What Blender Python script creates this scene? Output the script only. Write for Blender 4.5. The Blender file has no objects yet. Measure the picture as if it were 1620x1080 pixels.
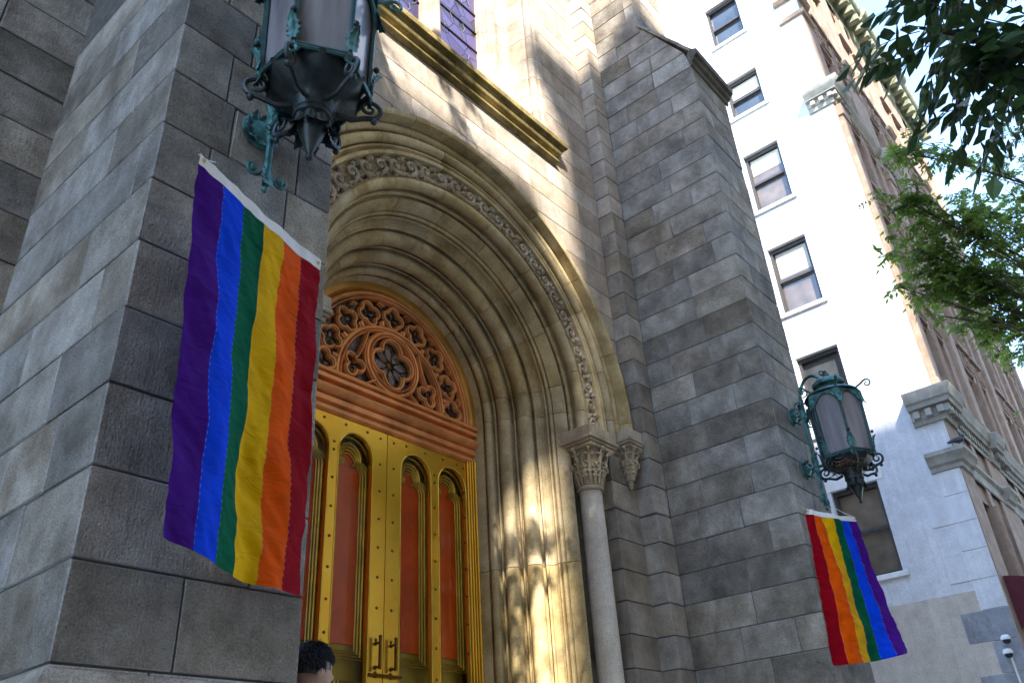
import bpy, bmesh, math, random
from mathutils import Vector, Matrix, noise
R = math.radians
rnd = random.Random(7)
scn = bpy.context.scene
C = scn.collection

# ------------------------------------------------------------------ camera
cam_d = bpy.data.cameras.new('camera'); cam = bpy.data.objects.new('camera', cam_d); C.objects.link(cam)
YAW, PITCH, ROLL, FPX = R(51.0327), R(30.358), R(-3.7919), 1320.285
fw = Vector((math.sin(YAW)*math.cos(PITCH), math.cos(YAW)*math.cos(PITCH), math.sin(PITCH)))
r0 = Vector((math.cos(YAW), -math.sin(YAW), 0)); u0 = r0.cross(fw)
rt = r0*math.cos(ROLL) + u0*math.sin(ROLL); up = -r0*math.sin(ROLL) + u0*math.cos(ROLL)
M = Matrix((rt, up, -fw)).transposed().to_4x4(); M.translation = (0, 0, 1.6)
cam.matrix_world = M
cam_d.sensor_width = 36; cam_d.lens = FPX*36/1620; cam_d.clip_start = 0.05; cam_d.clip_end = 2000
scn.camera = cam

# ------------------------------------------------------------------ sky, sun, exposure
SUN_EL, SUN_AZ = R(42), R(45)            # light travels towards +X +Y and down
w = bpy.data.worlds.new('World'); scn.world = w; w.use_nodes = True
nt = w.node_tree; bg = nt.nodes['Background']
sky = nt.nodes.new('ShaderNodeTexSky'); sky.sky_type = 'NISHITA'; sky.sun_disc = False
sky.sun_elevation = SUN_EL; sky.sun_rotation = R(225)
sky.air_density = 1.0; sky.dust_density = 0.1; sky.ozone_density = 2.6
nt.links.new(sky.outputs[0], bg.inputs[0]); bg.inputs[1].default_value = 0.15
sd = bpy.data.lights.new('sun', 'SUN'); sd.energy = 2.2; sd.angle = R(0.53); sd.color = (1, .94, .84)
sun = bpy.data.objects.new('sun', sd); C.objects.link(sun)
SD = Vector((math.cos(SUN_EL)*math.cos(SUN_AZ), math.cos(SUN_EL)*math.sin(SUN_AZ), -math.sin(SUN_EL)))
sun.rotation_euler = SD.to_track_quat('-Z', 'Y').to_euler(); sun.location = (-20, -20, 40)
scn.view_settings.view_transform = 'Standard'; scn.view_settings.look = 'None'
scn.view_settings.exposure = 3.0; scn.view_settings.gamma = 1
scn.cycles.max_bounces = 8; scn.cycles.diffuse_bounces = 5; scn.cycles.glossy_bounces = 4
scn.cycles.transparent_max_bounces = 12; scn.cycles.use_denoising = True

# ------------------------------------------------------------------ materials
def newmat(name):
    m = bpy.data.materials.new(name); m.use_nodes = True
    return m, m.node_tree, m.node_tree.nodes['Principled BSDF']
def N(nt, t, **k):
    n = nt.nodes.new(t)
    for a, v in k.items(): setattr(n, a, v)
    return n
def ramp(nt, stops):
    n = nt.nodes.new('ShaderNodeValToRGB'); e = n.color_ramp.elements
    while len(e) > 1: e.remove(e[-1])
    e[0].position, e[0].color = stops[0][0], (*stops[0][1], 1)
    for p, c in stops[1:]:
        x = e.new(p); x.color = (*c, 1)
    return n
def coords(nt, scale=(1, 1, 1), per_object=True):
    g = N(nt, 'ShaderNodeNewGeometry'); mp = N(nt, 'ShaderNodeMapping')
    mp.inputs['Scale'].default_value = scale
    nt.links.new(g.outputs['Position'], mp.inputs['Vector'])
    if per_object:
        oi = N(nt, 'ShaderNodeObjectInfo'); mu = N(nt, 'ShaderNodeMath', operation='MULTIPLY'); mu.inputs[1].default_value = 37.0
        nt.links.new(oi.outputs['Random'], mu.inputs[0]); nt.links.new(mu.outputs[0], mp.inputs['Location'])
        return mp.outputs[0], oi.outputs['Random']
    return mp.outputs[0], None
def stone_mat(name, dark, mid, light, var=.35, bump=.5, rough=.85, stain=(.05, .045, .04), stain_amt=.55, tool=True, hue=None):
    m, nt, b = newmat(name); L = nt.links.new
    v, rv = coords(nt)
    n1 = N(nt, 'ShaderNodeTexNoise'); n1.inputs['Scale'].default_value = 3.2; n1.inputs['Detail'].default_value = 7; n1.inputs['Roughness'].default_value = .62; L(v, n1.inputs['Vector'])
    cr = ramp(nt, [(.33, dark), (.5, mid), (.67, light)]); L(n1.outputs[0], cr.inputs[0])
    # fine speckle
    n2 = N(nt, 'ShaderNodeTexNoise'); n2.inputs['Scale'].default_value = 120; n2.inputs['Detail'].default_value = 4; L(v, n2.inputs['Vector'])
    sp = N(nt, 'ShaderNodeMapRange'); sp.inputs[1].default_value = .3; sp.inputs[2].default_value = .7; sp.inputs[3].default_value = .70; sp.inputs[4].default_value = 1.28; L(n2.outputs[0], sp.inputs[0])
    mx = N(nt, 'ShaderNodeMix', data_type='RGBA', blend_type='MULTIPLY'); mx.inputs[0].default_value = 1
    L(cr.outputs[0], mx.inputs[6]); L(sp.outputs[0], mx.inputs[7])
    # stone-to-stone variation
    vr = N(nt, 'ShaderNodeMapRange'); vr.inputs[3].default_value = 1-var; vr.inputs[4].default_value = 1+var*.8; L(rv, vr.inputs[0])
    m2 = N(nt, 'ShaderNodeMix', data_type='RGBA', blend_type='MULTIPLY'); m2.inputs[0].default_value = 1
    L(mx.outputs[2], m2.inputs[6]); L(vr.outputs[0], m2.inputs[7])
    hs = N(nt, 'ShaderNodeHueSaturation')
    wn = N(nt, 'ShaderNodeTexWhiteNoise', noise_dimensions='1D'); L(rv, wn.inputs['W'])
    hr = N(nt, 'ShaderNodeMapRange'); hr.inputs[3].default_value = 1-var*1.1; hr.inputs[4].default_value = 1+var*1.3; L(wn.outputs[0], hr.inputs[0]); L(hr.outputs[0], hs.inputs['Saturation'])
    L(m2.outputs[2], hs.inputs['Color'])
    # grime with a shape of its own: streaks and patches in world space
    vw, _ = coords(nt, (1.4, 1.4, .55), False)
    n3 = N(nt, 'ShaderNodeTexNoise'); n3.inputs['Scale'].default_value = 1.5; n3.inputs['Detail'].default_value = 9; n3.inputs['Roughness'].default_value = .7; L(vw, n3.inputs['Vector'])
    sr = N(nt, 'ShaderNodeMapRange'); sr.inputs[1].default_value = .53; sr.inputs[2].default_value = .72; sr.inputs[4].default_value = stain_amt; L(n3.outputs[0], sr.inputs[0])
    m3 = N(nt, 'ShaderNodeMix', data_type='RGBA'); L(sr.outputs[0], m3.inputs[0]); L(hs.outputs[0], m3.inputs[6]); m3.inputs[7].default_value = (*stain, 1)
    n7 = N(nt, 'ShaderNodeTexNoise'); n7.inputs['Scale'].default_value = 5.5; n7.inputs['Detail'].default_value = 9; n7.inputs['Roughness'].default_value = .75; L(v, n7.inputs['Vector'])
    s7 = N(nt, 'ShaderNodeMapRange'); s7.inputs[1].default_value = .55; s7.inputs[2].default_value = .70; s7.inputs[4].default_value = .3; L(n7.outputs[0], s7.inputs[0])
    m7 = N(nt, 'ShaderNodeMix', data_type='RGBA'); L(s7.outputs[0], m7.inputs[0]); L(m3.outputs[2], m7.inputs[6]); m7.inputs[7].default_value = (*[min(1, c*1.25) for c in light], 1); m3 = m7
    vs, _ = coords(nt, (9, 9, .35), False)
    n6 = N(nt, 'ShaderNodeTexNoise'); n6.inputs['Scale'].default_value = 1.0; n6.inputs['Detail'].default_value = 6; n6.inputs['Roughness'].default_value = .65; L(vs, n6.inputs['Vector'])
    s6 = N(nt, 'ShaderNodeMapRange'); s6.inputs[1].default_value = .35; s6.inputs[2].default_value = .65; s6.inputs[3].default_value = 1.05; s6.inputs[4].default_value = .93; L(n6.outputs[0], s6.inputs[0])
    m6 = N(nt, 'ShaderNodeMix', data_type='RGBA', blend_type='MULTIPLY'); m6.inputs[0].default_value = 1; L(m3.outputs[2], m6.inputs[6]); L(s6.outputs[0], m6.inputs[7])
    L(m6.outputs[2], b.inputs['Base Color'])
    b.inputs['Roughness'].default_value = rough; b.inputs['Specular IOR Level'].default_value = .25
    # relief: pits + tooling + broad undulation
    vo = N(nt, 'ShaderNodeTexVoronoi', feature='F1'); vo.inputs['Scale'].default_value = 60; L(v, vo.inputs['Vector'])
    pr = N(nt, 'ShaderNodeMapRange'); pr.inputs[1].default_value = .0; pr.inputs[2].default_value = .35; L(vo.outputs['Distance'], pr.inputs[0])
    n4 = N(nt, 'ShaderNodeTexNoise'); n4.inputs['Scale'].default_value = 14; n4.inputs['Detail'].default_value = 8; n4.inputs['Roughness'].default_value = .7; L(v, n4.inputs['Vector'])
    ad = N(nt, 'ShaderNodeMath', operation='MULTIPLY_ADD'); L(pr.outputs[0], ad.inputs[0]); ad.inputs[1].default_value = .25; L(n4.outputs[0], ad.inputs[2])
    h = ad.outputs[0]
    if tool:
        vt, _ = coords(nt, (1, 1, .06), True)
        n5 = N(nt, 'ShaderNodeTexNoise'); n5.inputs['Scale'].default_value = 110; n5.inputs['Detail'].default_value = 2; L(vt, n5.inputs['Vector'])
        a2 = N(nt, 'ShaderNodeMath', operation='MULTIPLY_ADD'); L(n5.outputs[0], a2.inputs[0]); a2.inputs[1].default_value = .22; L(h, a2.inputs[2]); h = a2.outputs[0]
    bp = N(nt, 'ShaderNodeBump'); bp.inputs['Strength'].default_value = bump; bp.inputs['Distance'].default_value = .02
    L(h, bp.inputs['Height']); L(bp.outputs[0], b.inputs['Normal'])
    return m
def metal_mat(name, c1, c2, metallic=.9, rough=.3, scale=9, bump=.05, dirt=None, dirt_amt=.0):
    m, nt, b = newmat(name); L = nt.links.new
    v, rv = coords(nt)
    n1 = N(nt, 'ShaderNodeTexNoise'); n1.inputs['Scale'].default_value = scale; n1.inputs['Detail'].default_value = 6; L(v, n1.inputs['Vector'])
    cr = ramp(nt, [(.3, c1), (.7, c2)]); L(n1.outputs[0], cr.inputs[0]); out = cr.outputs[0]
    if dirt:
        n3 = N(nt, 'ShaderNodeTexNoise'); n3.inputs['Scale'].default_value = scale*.7; n3.inputs['Detail'].default_value = 3; n3.inputs['Roughness'].default_value = .5
        vw, _ = coords(nt, (1, 1, 1), False); L(vw, n3.inputs['Vector'])
        sr = N(nt, 'ShaderNodeMapRange'); sr.inputs[1].default_value = .45; sr.inputs[2].default_value = .65; sr.inputs[4].default_value = dirt_amt; L(n3.outputs[0], sr.inputs[0])
        mx = N(nt, 'ShaderNodeMix', data_type='RGBA'); L(sr.outputs[0], mx.inputs[0]); L(out, mx.inputs[6]); mx.inputs[7].default_value = (*dirt, 1); out = mx.outputs[2]
    L(out, b.inputs['Base Color'])
    b.inputs['Metallic'].default_value = metallic
    n2 = N(nt, 'ShaderNodeTexNoise'); n2.inputs['Scale'].default_value = 2.5*scale; n2.inputs['Detail'].default_value = 3; L(v, n2.inputs['Vector'])
    rr = N(nt, 'ShaderNodeMapRange'); rr.inputs[3].default_value = rough*.85; rr.inputs[4].default_value = min(1, rough*1.2); L(n2.outputs[0], rr.inputs[0]); L(rr.outputs[0], b.inputs['Roughness'])
    bp = N(nt, 'ShaderNodeBump'); bp.inputs['Strength'].default_value = bump; bp.inputs['Distance'].default_value = .01; L(n2.outputs[0], bp.inputs['Height']); L(bp.outputs[0], b.inputs['Normal'])
    return m
def plain_mat(name, c, rough=.6, metallic=0, var=.15, scale=6, spec=.5, bump=0.0):
    m = metal_mat(name, tuple(x*(1-var) for x in c), tuple(min(1, x*(1+var)) for x in c), metallic, rough, scale, bump)
    m.node_tree.nodes['Principled BSDF'].inputs['Specular IOR Level'].default_value = spec
    return m
MT = {}
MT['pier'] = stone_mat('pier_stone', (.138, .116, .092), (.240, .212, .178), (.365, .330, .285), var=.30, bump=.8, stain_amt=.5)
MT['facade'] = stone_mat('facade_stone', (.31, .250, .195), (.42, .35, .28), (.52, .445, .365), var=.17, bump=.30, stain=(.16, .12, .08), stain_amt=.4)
MT['worn'] = stone_mat('worn_arris', (.17, .155, .14), (.265, .247, .228), (.36, .34, .315), var=.15, bump=.4, stain_amt=.4, tool=False)
MT['buffgrey'] = stone_mat('buff_grey_stone', (.21, .178, .142), (.315, .272, .222), (.42, .37, .31), var=.24, bump=.5, stain=(.09, .07, .05), stain_amt=.6)
MT['portal'] = stone_mat('portal_stone', (.33, .240, .120), (.52, .405, .225), (.64, .52, .32), var=.10, bump=.22, stain=(.11, .08, .04), stain_amt=.5, tool=False)
MT['carved'] = stone_mat('carved_stone', (.33, .26, .175), (.47, .385, .275), (.58, .49, .365), var=.08, bump=.25, stain=(.10, .075, .045), stain_amt=.5, tool=False)
MT['string'] = stone_mat('weathered_string', (.10, .075, .025), (.22, .165, .06), (.40, .31, .14), var=.05, bump=.3, stain=(.05, .04, .015), stain_amt=.75, tool=False)
MT['cap_dark'] = stone_mat('cap_stone', (.07, .06, .05), (.12, .105, .085), (.2, .175, .14), var=.05, bump=.4, tool=False)
MT['shaft'] = stone_mat('column_marble', (.50, .45, .38), (.61, .555, .475), (.69, .64, .56), var=.05, bump=.12, tool=False, stain=(.2, .17, .14), stain_amt=.35)
MT['mortar'] = plain_mat('mortar', (.085, .075, .064), .95, 0, .3, 20)
MT['pointing'] = plain_mat('light_mortar', (.20, .18, .15), .95, 0, .3, 20)
MT['concrete'] = stone_mat('sidewalk_concrete', (.24, .23, .21), (.32, .31, .29), (.4, .385, .36), var=.08, bump=.3, tool=False)
MT['limestone'] = stone_mat('pale_limestone', (.44, .39, .31), (.55, .49, .40), (.63, .57, .47), var=.06, bump=.25, tool=False)
MT['asphalt'] = stone_mat('asphalt', (.035, .035, .037), (.05, .05, .052), (.075, .073, .072), var=.05, bump=.6, tool=False, stain=(.02, .02, .02))
MT['gold'] = metal_mat('gilt_bronze', (.88, .46, .035), (.97, .57, .06), .68, .17, 2, .012, (.62, .34, .03), .35)
MT['gold2'] = metal_mat('gilt_moulding', (.72, .52, .06), (.90, .70, .13), .45, .22, 6, .06, (.25, .17, .02), .35)
MT['bronzegold'] = metal_mat('brown_gilt', (.48, .23, .045), (.64, .33, .065), .5, .32, 4, .05, (.25, .12, .02), .5)
MT['olive'] = metal_mat('olive_gilt', (.30, .23, .02), (.44, .34, .04), .3, .35, 4, .05)
MT['copper'] = metal_mat('copper_bronze', (.82, .31, .095), (.94, .43, .16), .22, .36, 5, .06, (.30, .10, .025), .5)
MT['stud'] = metal_mat('stud_bronze', (.10, .055, .015), (.2, .11, .03), .9, .35, 20, .05)
MT['verdigris'] = metal_mat('verdigris', (.025, .095, .095), (.075, .235, .22), .25, .55, 22, .25, (.014, .024, .026), .95)
MT['iron'] = metal_mat('dark_bronze', (.012, .016, .018), (.035, .045, .045), .4, .5, 20, .2)
MT['bar'] = metal_mat('lantern_bar', (.012, .040, .045), (.03, .085, .085), .4, .42, 20, .1)
MT['winframe'] = plain_mat('window_frame', (.045, .042, .043), .45, 0, .2, 10)
MT['white_trim'] = plain_mat('white_trim', (.72, .70, .67), .6, 0, .08, 6)
MT['white_wall'] = None
MT['pink'] = stone_mat('pink_limestone', (.27, .19, .145), (.34, .25, .195), (.41, .31, .25), var=.1, bump=.15, tool=False, stain=(.16, .11, .085), stain_amt=.5)
MT['greycorn'] = stone_mat('grey_limestone', (.25, .235, .205), (.33, .315, .28), (.42, .40, .36), var=.08, bump=.15, tool=False, stain=(.17, .16, .14), stain_amt=.5)
MT['greencorn'] = stone_mat('green_cornice', (.17, .19, .13), (.27, .29, .20), (.38, .40, .28), var=.08, bump=.15, tool=False, stain=(.05, .05, .04), stain_amt=.6)
MT['quoin'] = stone_mat('quoin_stone', (.22, .225, .25), (.28, .285, .31), (.34, .345, .37), var=.12, bump=.15, tool=False)
MT['cream'] = stone_mat('cream_paint', (.44, .38, .315), (.50, .44, .37), (.55, .49, .42), var=.02, bump=.12, tool=False, stain=(.42, .36, .30), stain_amt=.25)
MT['white_wall'] = stone_mat('white_painted_wall', (.55, .545, .56), (.62, .615, .63), (.68, .675, .685), var=.05, bump=.12, tool=False, stain=(.55, .54, .55), stain_amt=.3)
MT['awning'] = plain_mat('maroon_canvas', (.085, .006, .015), .8, 0, .2, 8)
MT['header'] = plain_mat('white_canvas', (.72, .70, .70), .9, 0, .08, 20, .2)
MT['cord'] = plain_mat('white_cord', (.65, .63, .6), .8, 0, .1, 20, .2)
MT['brass'] = metal_mat('brass_eyelet', (.55, .4, .15), (.7, .52, .2), .9, .35)
MT['twig'] = plain_mat('dry_twigs', (.11, .075, .045), .9, 0, .5, 30)
MT['bark'] = plain_mat('bark', (.075, .06, .045), .95, 0, .5, 12, .2, .5)
MT['skin'] = plain_mat('skin', (.50, .29, .21), .5, 0, .06, 12)
MT['hair'] = plain_mat('black_hair', (.012, .011, .014), .38, 0, .3, 60)
MT['shirt'] = plain_mat('grey_shirt', (.18, .18, .2), .85, 0, .15, 20)
MT['trousers'] = plain_mat('dark_trousers', (.03, .032, .045), .85, 0, .2, 20)
MT['shoe'] = plain_mat('black_leather', (.015, .014, .014), .4)
MT['white_plastic'] = plain_mat('white_plastic', (.7, .7, .7), .4, 0, .03)
MT['dark_plastic'] = plain_mat('smoked_dome', (.02, .02, .022), .08, 0, .03)
MT['pigeon'] = plain_mat('pigeon_feathers', (.05, .05, .06), .7, 0, .4, 30)
MT['tan'] = stone_mat('tan_bounce', (.50, .35, .21), (.60, .43, .27), (.68, .5, .33), var=.05, bump=.1, tool=False)  # warm tone for the unseen blocks, picked to bounce warm light
MT['blind'] = plain_mat('roller_blind', (.60, .56, .46), .9, 0, .06, 4)
def glass_pane(name, c, rough=.06, spec=.8):
    m = plain_mat(name, c, rough, 0, .35, 2.5, spec, .02); return m
MT['pane'] = glass_pane('window_glass', (.045, .05, .055), .05, 1.0)
MT['pane_warm'] = glass_pane('warm_window_glass', (.13, .10, .075), .06, .9)
# lantern glass: milky with streaks
m, nt, b = newmat('milky_glass'); v, rv = coords(nt, (6, 6, .8))
n1 = N(nt, 'ShaderNodeTexNoise'); n1.inputs['Scale'].default_value = 2.2; n1.inputs['Detail'].default_value = 5; nt.links.new(v, n1.inputs['Vector'])
cr = ramp(nt, [(.3, (.125, .112, .122)), (.7, (.235, .212, .225))]); nt.links.new(n1.outputs[0], cr.inputs[0]); nt.links.new(cr.outputs[0], b.inputs['Base Color'])
b.inputs['Roughness'].default_value = .22; b.inputs['Specular IOR Level'].default_value = .6
bp = N(nt, 'ShaderNodeBump'); bp.inputs['Strength'].default_value = .15; bp.inputs['Distance'].default_value = .02; nt.links.new(n1.outputs[0], bp.inputs['Height']); nt.links.new(bp.outputs[0], b.inputs['Normal'])
MT['milky'] = m
# door glass: thin clear sheet
m, nt, b = newmat('door_glass'); L = nt.links.new
tr = N(nt, 'ShaderNodeBsdfTransparent'); tr.inputs[0].default_value = (.93, .90, .84, 1); gl = N(nt, 'ShaderNodeBsdfGlossy'); gl.inputs['Roughness'].default_value = .02
fr = N(nt, 'ShaderNodeFresnel'); fr.inputs[0].default_value = 1.28; ms = N(nt, 'ShaderNodeMixShader')
L(fr.outputs[0], ms.inputs[0]); L(tr.outputs[0], ms.inputs[1]); L(gl.outputs[0], ms.inputs[2]); L(ms.outputs[0], nt.nodes['Material Output'].inputs[0])
MT['door_glass'] = m
MT['redpanel'] = plain_mat('red_brown_panel', (.70, .105, .018), .12, 0, .18, 4, .5, .05)
# leaded glass
def leaded(name, cols, scale, bumpd=.2):
    m, nt, b = newmat(name); L = nt.links.new; v, rv = coords(nt, (1, 1, 1), False)
    vo = N(nt, 'ShaderNodeTexVoronoi', feature='F1'); vo.inputs['Scale'].default_value = scale; L(v, vo.inputs['Vector'])
    ve = N(nt, 'ShaderNodeTexVoronoi', feature='DISTANCE_TO_EDGE'); ve.inputs['Scale'].default_value = scale; L(v, ve.inputs['Vector'])
    cr = ramp(nt, cols); sx = N(nt, 'ShaderNodeSeparateColor'); L(vo.outputs['Color'], sx.inputs[0]); L(sx.outputs[0], cr.inputs[0])
    ed = N(nt, 'ShaderNodeMapRange'); ed.inputs[1].default_value = .015; ed.inputs[2].default_value = .03; L(ve.outputs[0], ed.inputs[0])
    mx = N(nt, 'ShaderNodeMix', data_type='RGBA'); L(ed.outputs[0], mx.inputs[0]); mx.inputs[6].default_value = (.015, .012, .012, 1); L(cr.outputs[0], mx.inputs[7])
    L(mx.outputs[2], b.inputs['Base Color']); b.inputs['Roughness'].default_value = .25
    bp = N(nt, 'ShaderNodeBump'); bp.inputs['Strength'].default_value = bumpd; L(ve.outputs[0], bp.inputs['Height']); L(bp.outputs[0], b.inputs['Normal'])
    return m
MT['petal'] = leaded('opal_petal_glass', [(0, (.10, .06, .05)), (.5, (.17, .13, .14)), (1, (.22, .20, .24))], 16)
MT['darkglass'] = leaded('dark_leaded_glass', [(0, (.030, .022, .020)), (.5, (.07, .045, .035)), (1, (.13, .09, .075))], 22)
MT['purple'] = leaded('purple_leaded_glass', [(0, (.030, .022, .075)), (.45, (.060, .045, .14)), (.8, (.095, .075, .20)), (1, (.03, .022, .03))], 3.5, .1)
# fabric
def fabric(name, c):
    m, nt, b = newmat(name); L = nt.links.new; v, rv = coords(nt, (1, 1, 1), False)
    n1 = N(nt, 'ShaderNodeTexNoise'); n1.inputs['Scale'].default_value = 9; n1.inputs['Detail'].default_value = 4; L(v, n1.inputs['Vector'])
    cr = ramp(nt, [(.3, tuple(x*.86 for x in c)), (.7, tuple(min(1, x*1.1) for x in c))]); L(n1.outputs[0], cr.inputs[0]); L(cr.outputs[0], b.inputs['Base Color'])
    b.inputs['Roughness'].default_value = .75; b.inputs['Specular IOR Level'].default_value = .08
    ww = N(nt, 'ShaderNodeTexNoise'); ww.inputs['Scale'].default_value = 420; L(v, ww.inputs['Vector'])
    bp = N(nt, 'ShaderNodeBump'); bp.inputs['Strength'].default_value = .12; bp.inputs['Distance'].default_value = .002; L(ww.outputs[0], bp.inputs['Height']); L(bp.outputs[0], b.inputs['Normal'])
    mp = N(nt, 'ShaderNodeMapping'); mp.inputs['Scale'].default_value = (5, 5, 11); mp.inputs['Rotation'].default_value = (.5, .55, .3); L(v, mp.inputs['Vector'])
    wr = N(nt, 'ShaderNodeTexNoise'); wr.inputs['Scale'].default_value = 1.6; wr.inputs['Detail'].default_value = 3; wr.inputs['Distortion'].default_value = .6; L(mp.outputs[0], wr.inputs['Vector'])
    b2 = N(nt, 'ShaderNodeBump'); b2.inputs['Strength'].default_value = .55; b2.inputs['Distance'].default_value = .03; L(wr.outputs[0], b2.inputs['Height']); L(bp.outputs[0], b2.inputs['Normal']); L(b2.outputs[0], b.inputs['Normal'])
    tl = N(nt, 'ShaderNodeBsdfTranslucent'); L(cr.outputs[0], tl.inputs[0]); ms = N(nt, 'ShaderNodeMixShader'); ms.inputs[0].default_value = .30
    L(b.outputs[0], ms.inputs[1]); L(tl.outputs[0], ms.inputs[2]); L(ms.outputs[0], nt.nodes['Material Output'].inputs[0])
    return m
FLAG = [('red', (.30, .001, .008)), ('orange', (.80, .095, .001)), ('yellow', (.78, .42, .001)), ('green', (.001, .105, .048)), ('blue', (.002, .055, .70)), ('purple', (.060, .007, .20))]
for n, c in FLAG: MT['flag_'+n] = fabric('flag_'+n, c)
def leafmat(name, c1, c2, tr=.35):
    m, nt, b = newmat(name); L = nt.links.new; v, rv = coords(nt, (1, 1, 1), False)
    n1 = N(nt, 'ShaderNodeTexNoise'); n1.inputs['Scale'].default_value = 3.5; n1.inputs['Detail'].default_value = 4; L(v, n1.inputs['Vector'])
    cr = ramp(nt, [(.3, c1), (.7, c2)]); L(n1.outputs[0], cr.inputs[0]); L(cr.outputs[0], b.inputs['Base Color']); b.inputs['Roughness'].default_value = .5
    hs = N(nt, 'ShaderNodeHueSaturation'); hs.inputs['Value'].default_value = 1.6; hs.inputs['Hue'].default_value = .48; L(cr.outputs[0], hs.inputs['Color'])
    tl = N(nt, 'ShaderNodeBsdfTranslucent'); L(hs.outputs[0], tl.inputs[0]); ms = N(nt, 'ShaderNodeMixShader'); ms.inputs[0].default_value = tr
    L(b.outputs[0], ms.inputs[1]); L(tl.outputs[0], ms.inputs[2]); L(ms.outputs[0], nt.nodes['Material Output'].inputs[0])
    return m
MT['leaf_near'] = leafmat('dark_leaf', (.020, .050, .014), (.040, .085, .024), .3)
MT['leaf_far'] = leafmat('green_leaf', (.060, .12, .018), (.13, .22, .035), .5)

# ------------------------------------------------------------------ mesh helpers
class MB:
    def __init__(s): s.v = []; s.f = []
    def add(s, vs, fs):
        k = len(s.v); s.v += [tuple(p) for p in vs]; s.f += [tuple(i+k for i in f) for f in fs]; return s
    def box(s, x0, x1, y0, y1, z0, z1, M=None):
        vs = [Vector((x, y, z)) for x in (x0, x1) for y in (y0, y1) for z in (z0, z1)]
        if M: vs = [M @ p for p in vs]
        return s.add(vs, [(0, 1, 3, 2), (4, 6, 7, 5), (0, 4, 5, 1), (2, 3, 7, 6), (0, 2, 6, 4), (1, 5, 7, 3)])
    def cham(s, x0, x1, y0, y1, z0, z1, b=.006):
        X = (x0, x1); Y = (y0, y1); Z = (z0, z1); vs = []; ix = {}
        for i in (0, 1):
            for j in (0, 1):
                for k in (0, 1):
                    sx, sy, sz = (1-2*i)*b, (1-2*j)*b, (1-2*k)*b
                    for a, off in (('x', (0, sy, sz)), ('y', (sx, 0, sz)), ('z', (sx, sy, 0))):
                        ix[i, j, k, a] = len(vs); vs.append((X[i]+off[0], Y[j]+off[1], Z[k]+off[2]))
        fs = []
        for i in (0, 1):
            q = [ix[i, 0, 0, 'x'], ix[i, 0, 1, 'x'], ix[i, 1, 1, 'x'], ix[i, 1, 0, 'x']]; fs.append(q if i == 0 else q[::-1])
            q = [ix[0, i, 0, 'y'], ix[1, i, 0, 'y'], ix[1, i, 1, 'y'], ix[0, i, 1, 'y']]; fs.append(q if i == 0 else q[::-1])
            q = [ix[0, 0, i, 'z'], ix[0, 1, i, 'z'], ix[1, 1, i, 'z'], ix[1, 0, i, 'z']]; fs.append(q if i == 0 else q[::-1])
        for i in (0, 1):
            for j in (0, 1):
                fs.append([ix[i, j, 0, 'x'], ix[i, j, 1, 'x'], ix[i, j, 1, 'y'], ix[i, j, 0, 'y']])
                fs.append([ix[i, 0, j, 'x'], ix[i, 1, j, 'x'], ix[i, 1, j, 'z'], ix[i, 0, j, 'z']])
                fs.append([ix[0, i, j, 'y'], ix[1, i, j, 'y'], ix[1, i, j, 'z'], ix[0, i, j, 'z']])
                for k in (0, 1): fs.append([ix[i, j, k, 'x'], ix[i, j, k, 'y'], ix[i, j, k, 'z']])
        return s.add(vs, fs)
    def prism(s, pts, fmap, d, b=.005, inset=True):
        """polygon pts (u,v) facing the viewer; fmap(u,v,depth) -> 3D, depth grows into the wall"""
        n = len(pts); c = Vector((sum(p[0] for p in pts)/n, sum(p[1] for p in pts)/n))
        ins = []
        area = sum(pts[i][0]*pts[(i+1) % n][1]-pts[(i+1) % n][0]*pts[i][1] for i in range(n))
        sg = 1 if area > 0 else -1
        for i in range(n):
            p0, p1, p2 = Vector(pts[i-1]), Vector(pts[i]), Vector(pts[(i+1) % n])
            e1 = (p1-p0); e2 = (p2-p1)
            if e1.length < 1e-6 or e2.length < 1e-6: ins.append(p1); continue
            e1.normalize(); e2.normalize(); n1 = Vector((-e1.y, e1.x))*sg; n2 = Vector((-e2.y, e2.x))*sg
            q = n1+n2; q = q/(max(q.dot(q)/2, .3)); ins.append(p1+q*b)
        vs = [fmap(p[0], p[1], d) for p in pts]+[fmap(p[0], p[1], b) for p in pts]+[fmap(p[0], p[1], 0) for p in ins]
        fs = [tuple(range(2*n, 3*n))]
        for i in range(n):
            j = (i+1) % n
            fs += [(i, j, n+j, n+i), (n+i, n+j, 2*n+j, 2*n+i)]
        return s.add(vs, fs)
    def tube(s, path, r, n=8, cap=True, closed=False):
        P = [Vector(p) for p in path]; m = len(P); rr = r if hasattr(r, '__len__') else [r]*m
        t0 = (P[1]-P[0]).normalized(); ref = Vector((0, 0, 1)) if abs(t0.z) < .9 else Vector((1, 0, 0))
        nrm = t0.cross(ref).normalized(); k = len(s.v)
        for i in range(m):
            if closed: t = P[(i+1) % m]-P[i-1]
            else: t = P[min(i+1, m-1)]-P[max(i-1, 0)]
            if t.length < 1e-9: t = t0
            t.normalize(); nrm = (nrm-t*nrm.dot(t))
            if nrm.length < 1e-6: nrm = t.orthogonal()
            nrm.normalize(); bn = t.cross(nrm)
            for j in range(n):
                a = 2*math.pi*j/n; s.v.append(tuple(P[i]+(nrm*math.cos(a)+bn*math.sin(a))*rr[i]))
        for i in range(m if closed else m-1):
            for j in range(n):
                a, b_ = k+i*n+j, k+i*n+(j+1) % n; i2 = (i+1) % m; c, d = k+i2*n+(j+1) % n, k+i2*n+j
                s.f.append((a, b_, c, d))
        if cap and not closed:
            s.f.append(tuple(range(k+n-1, k-1, -1))); s.f.append(tuple(range(k+(m-1)*n, k+m*n)))
        return s
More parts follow.
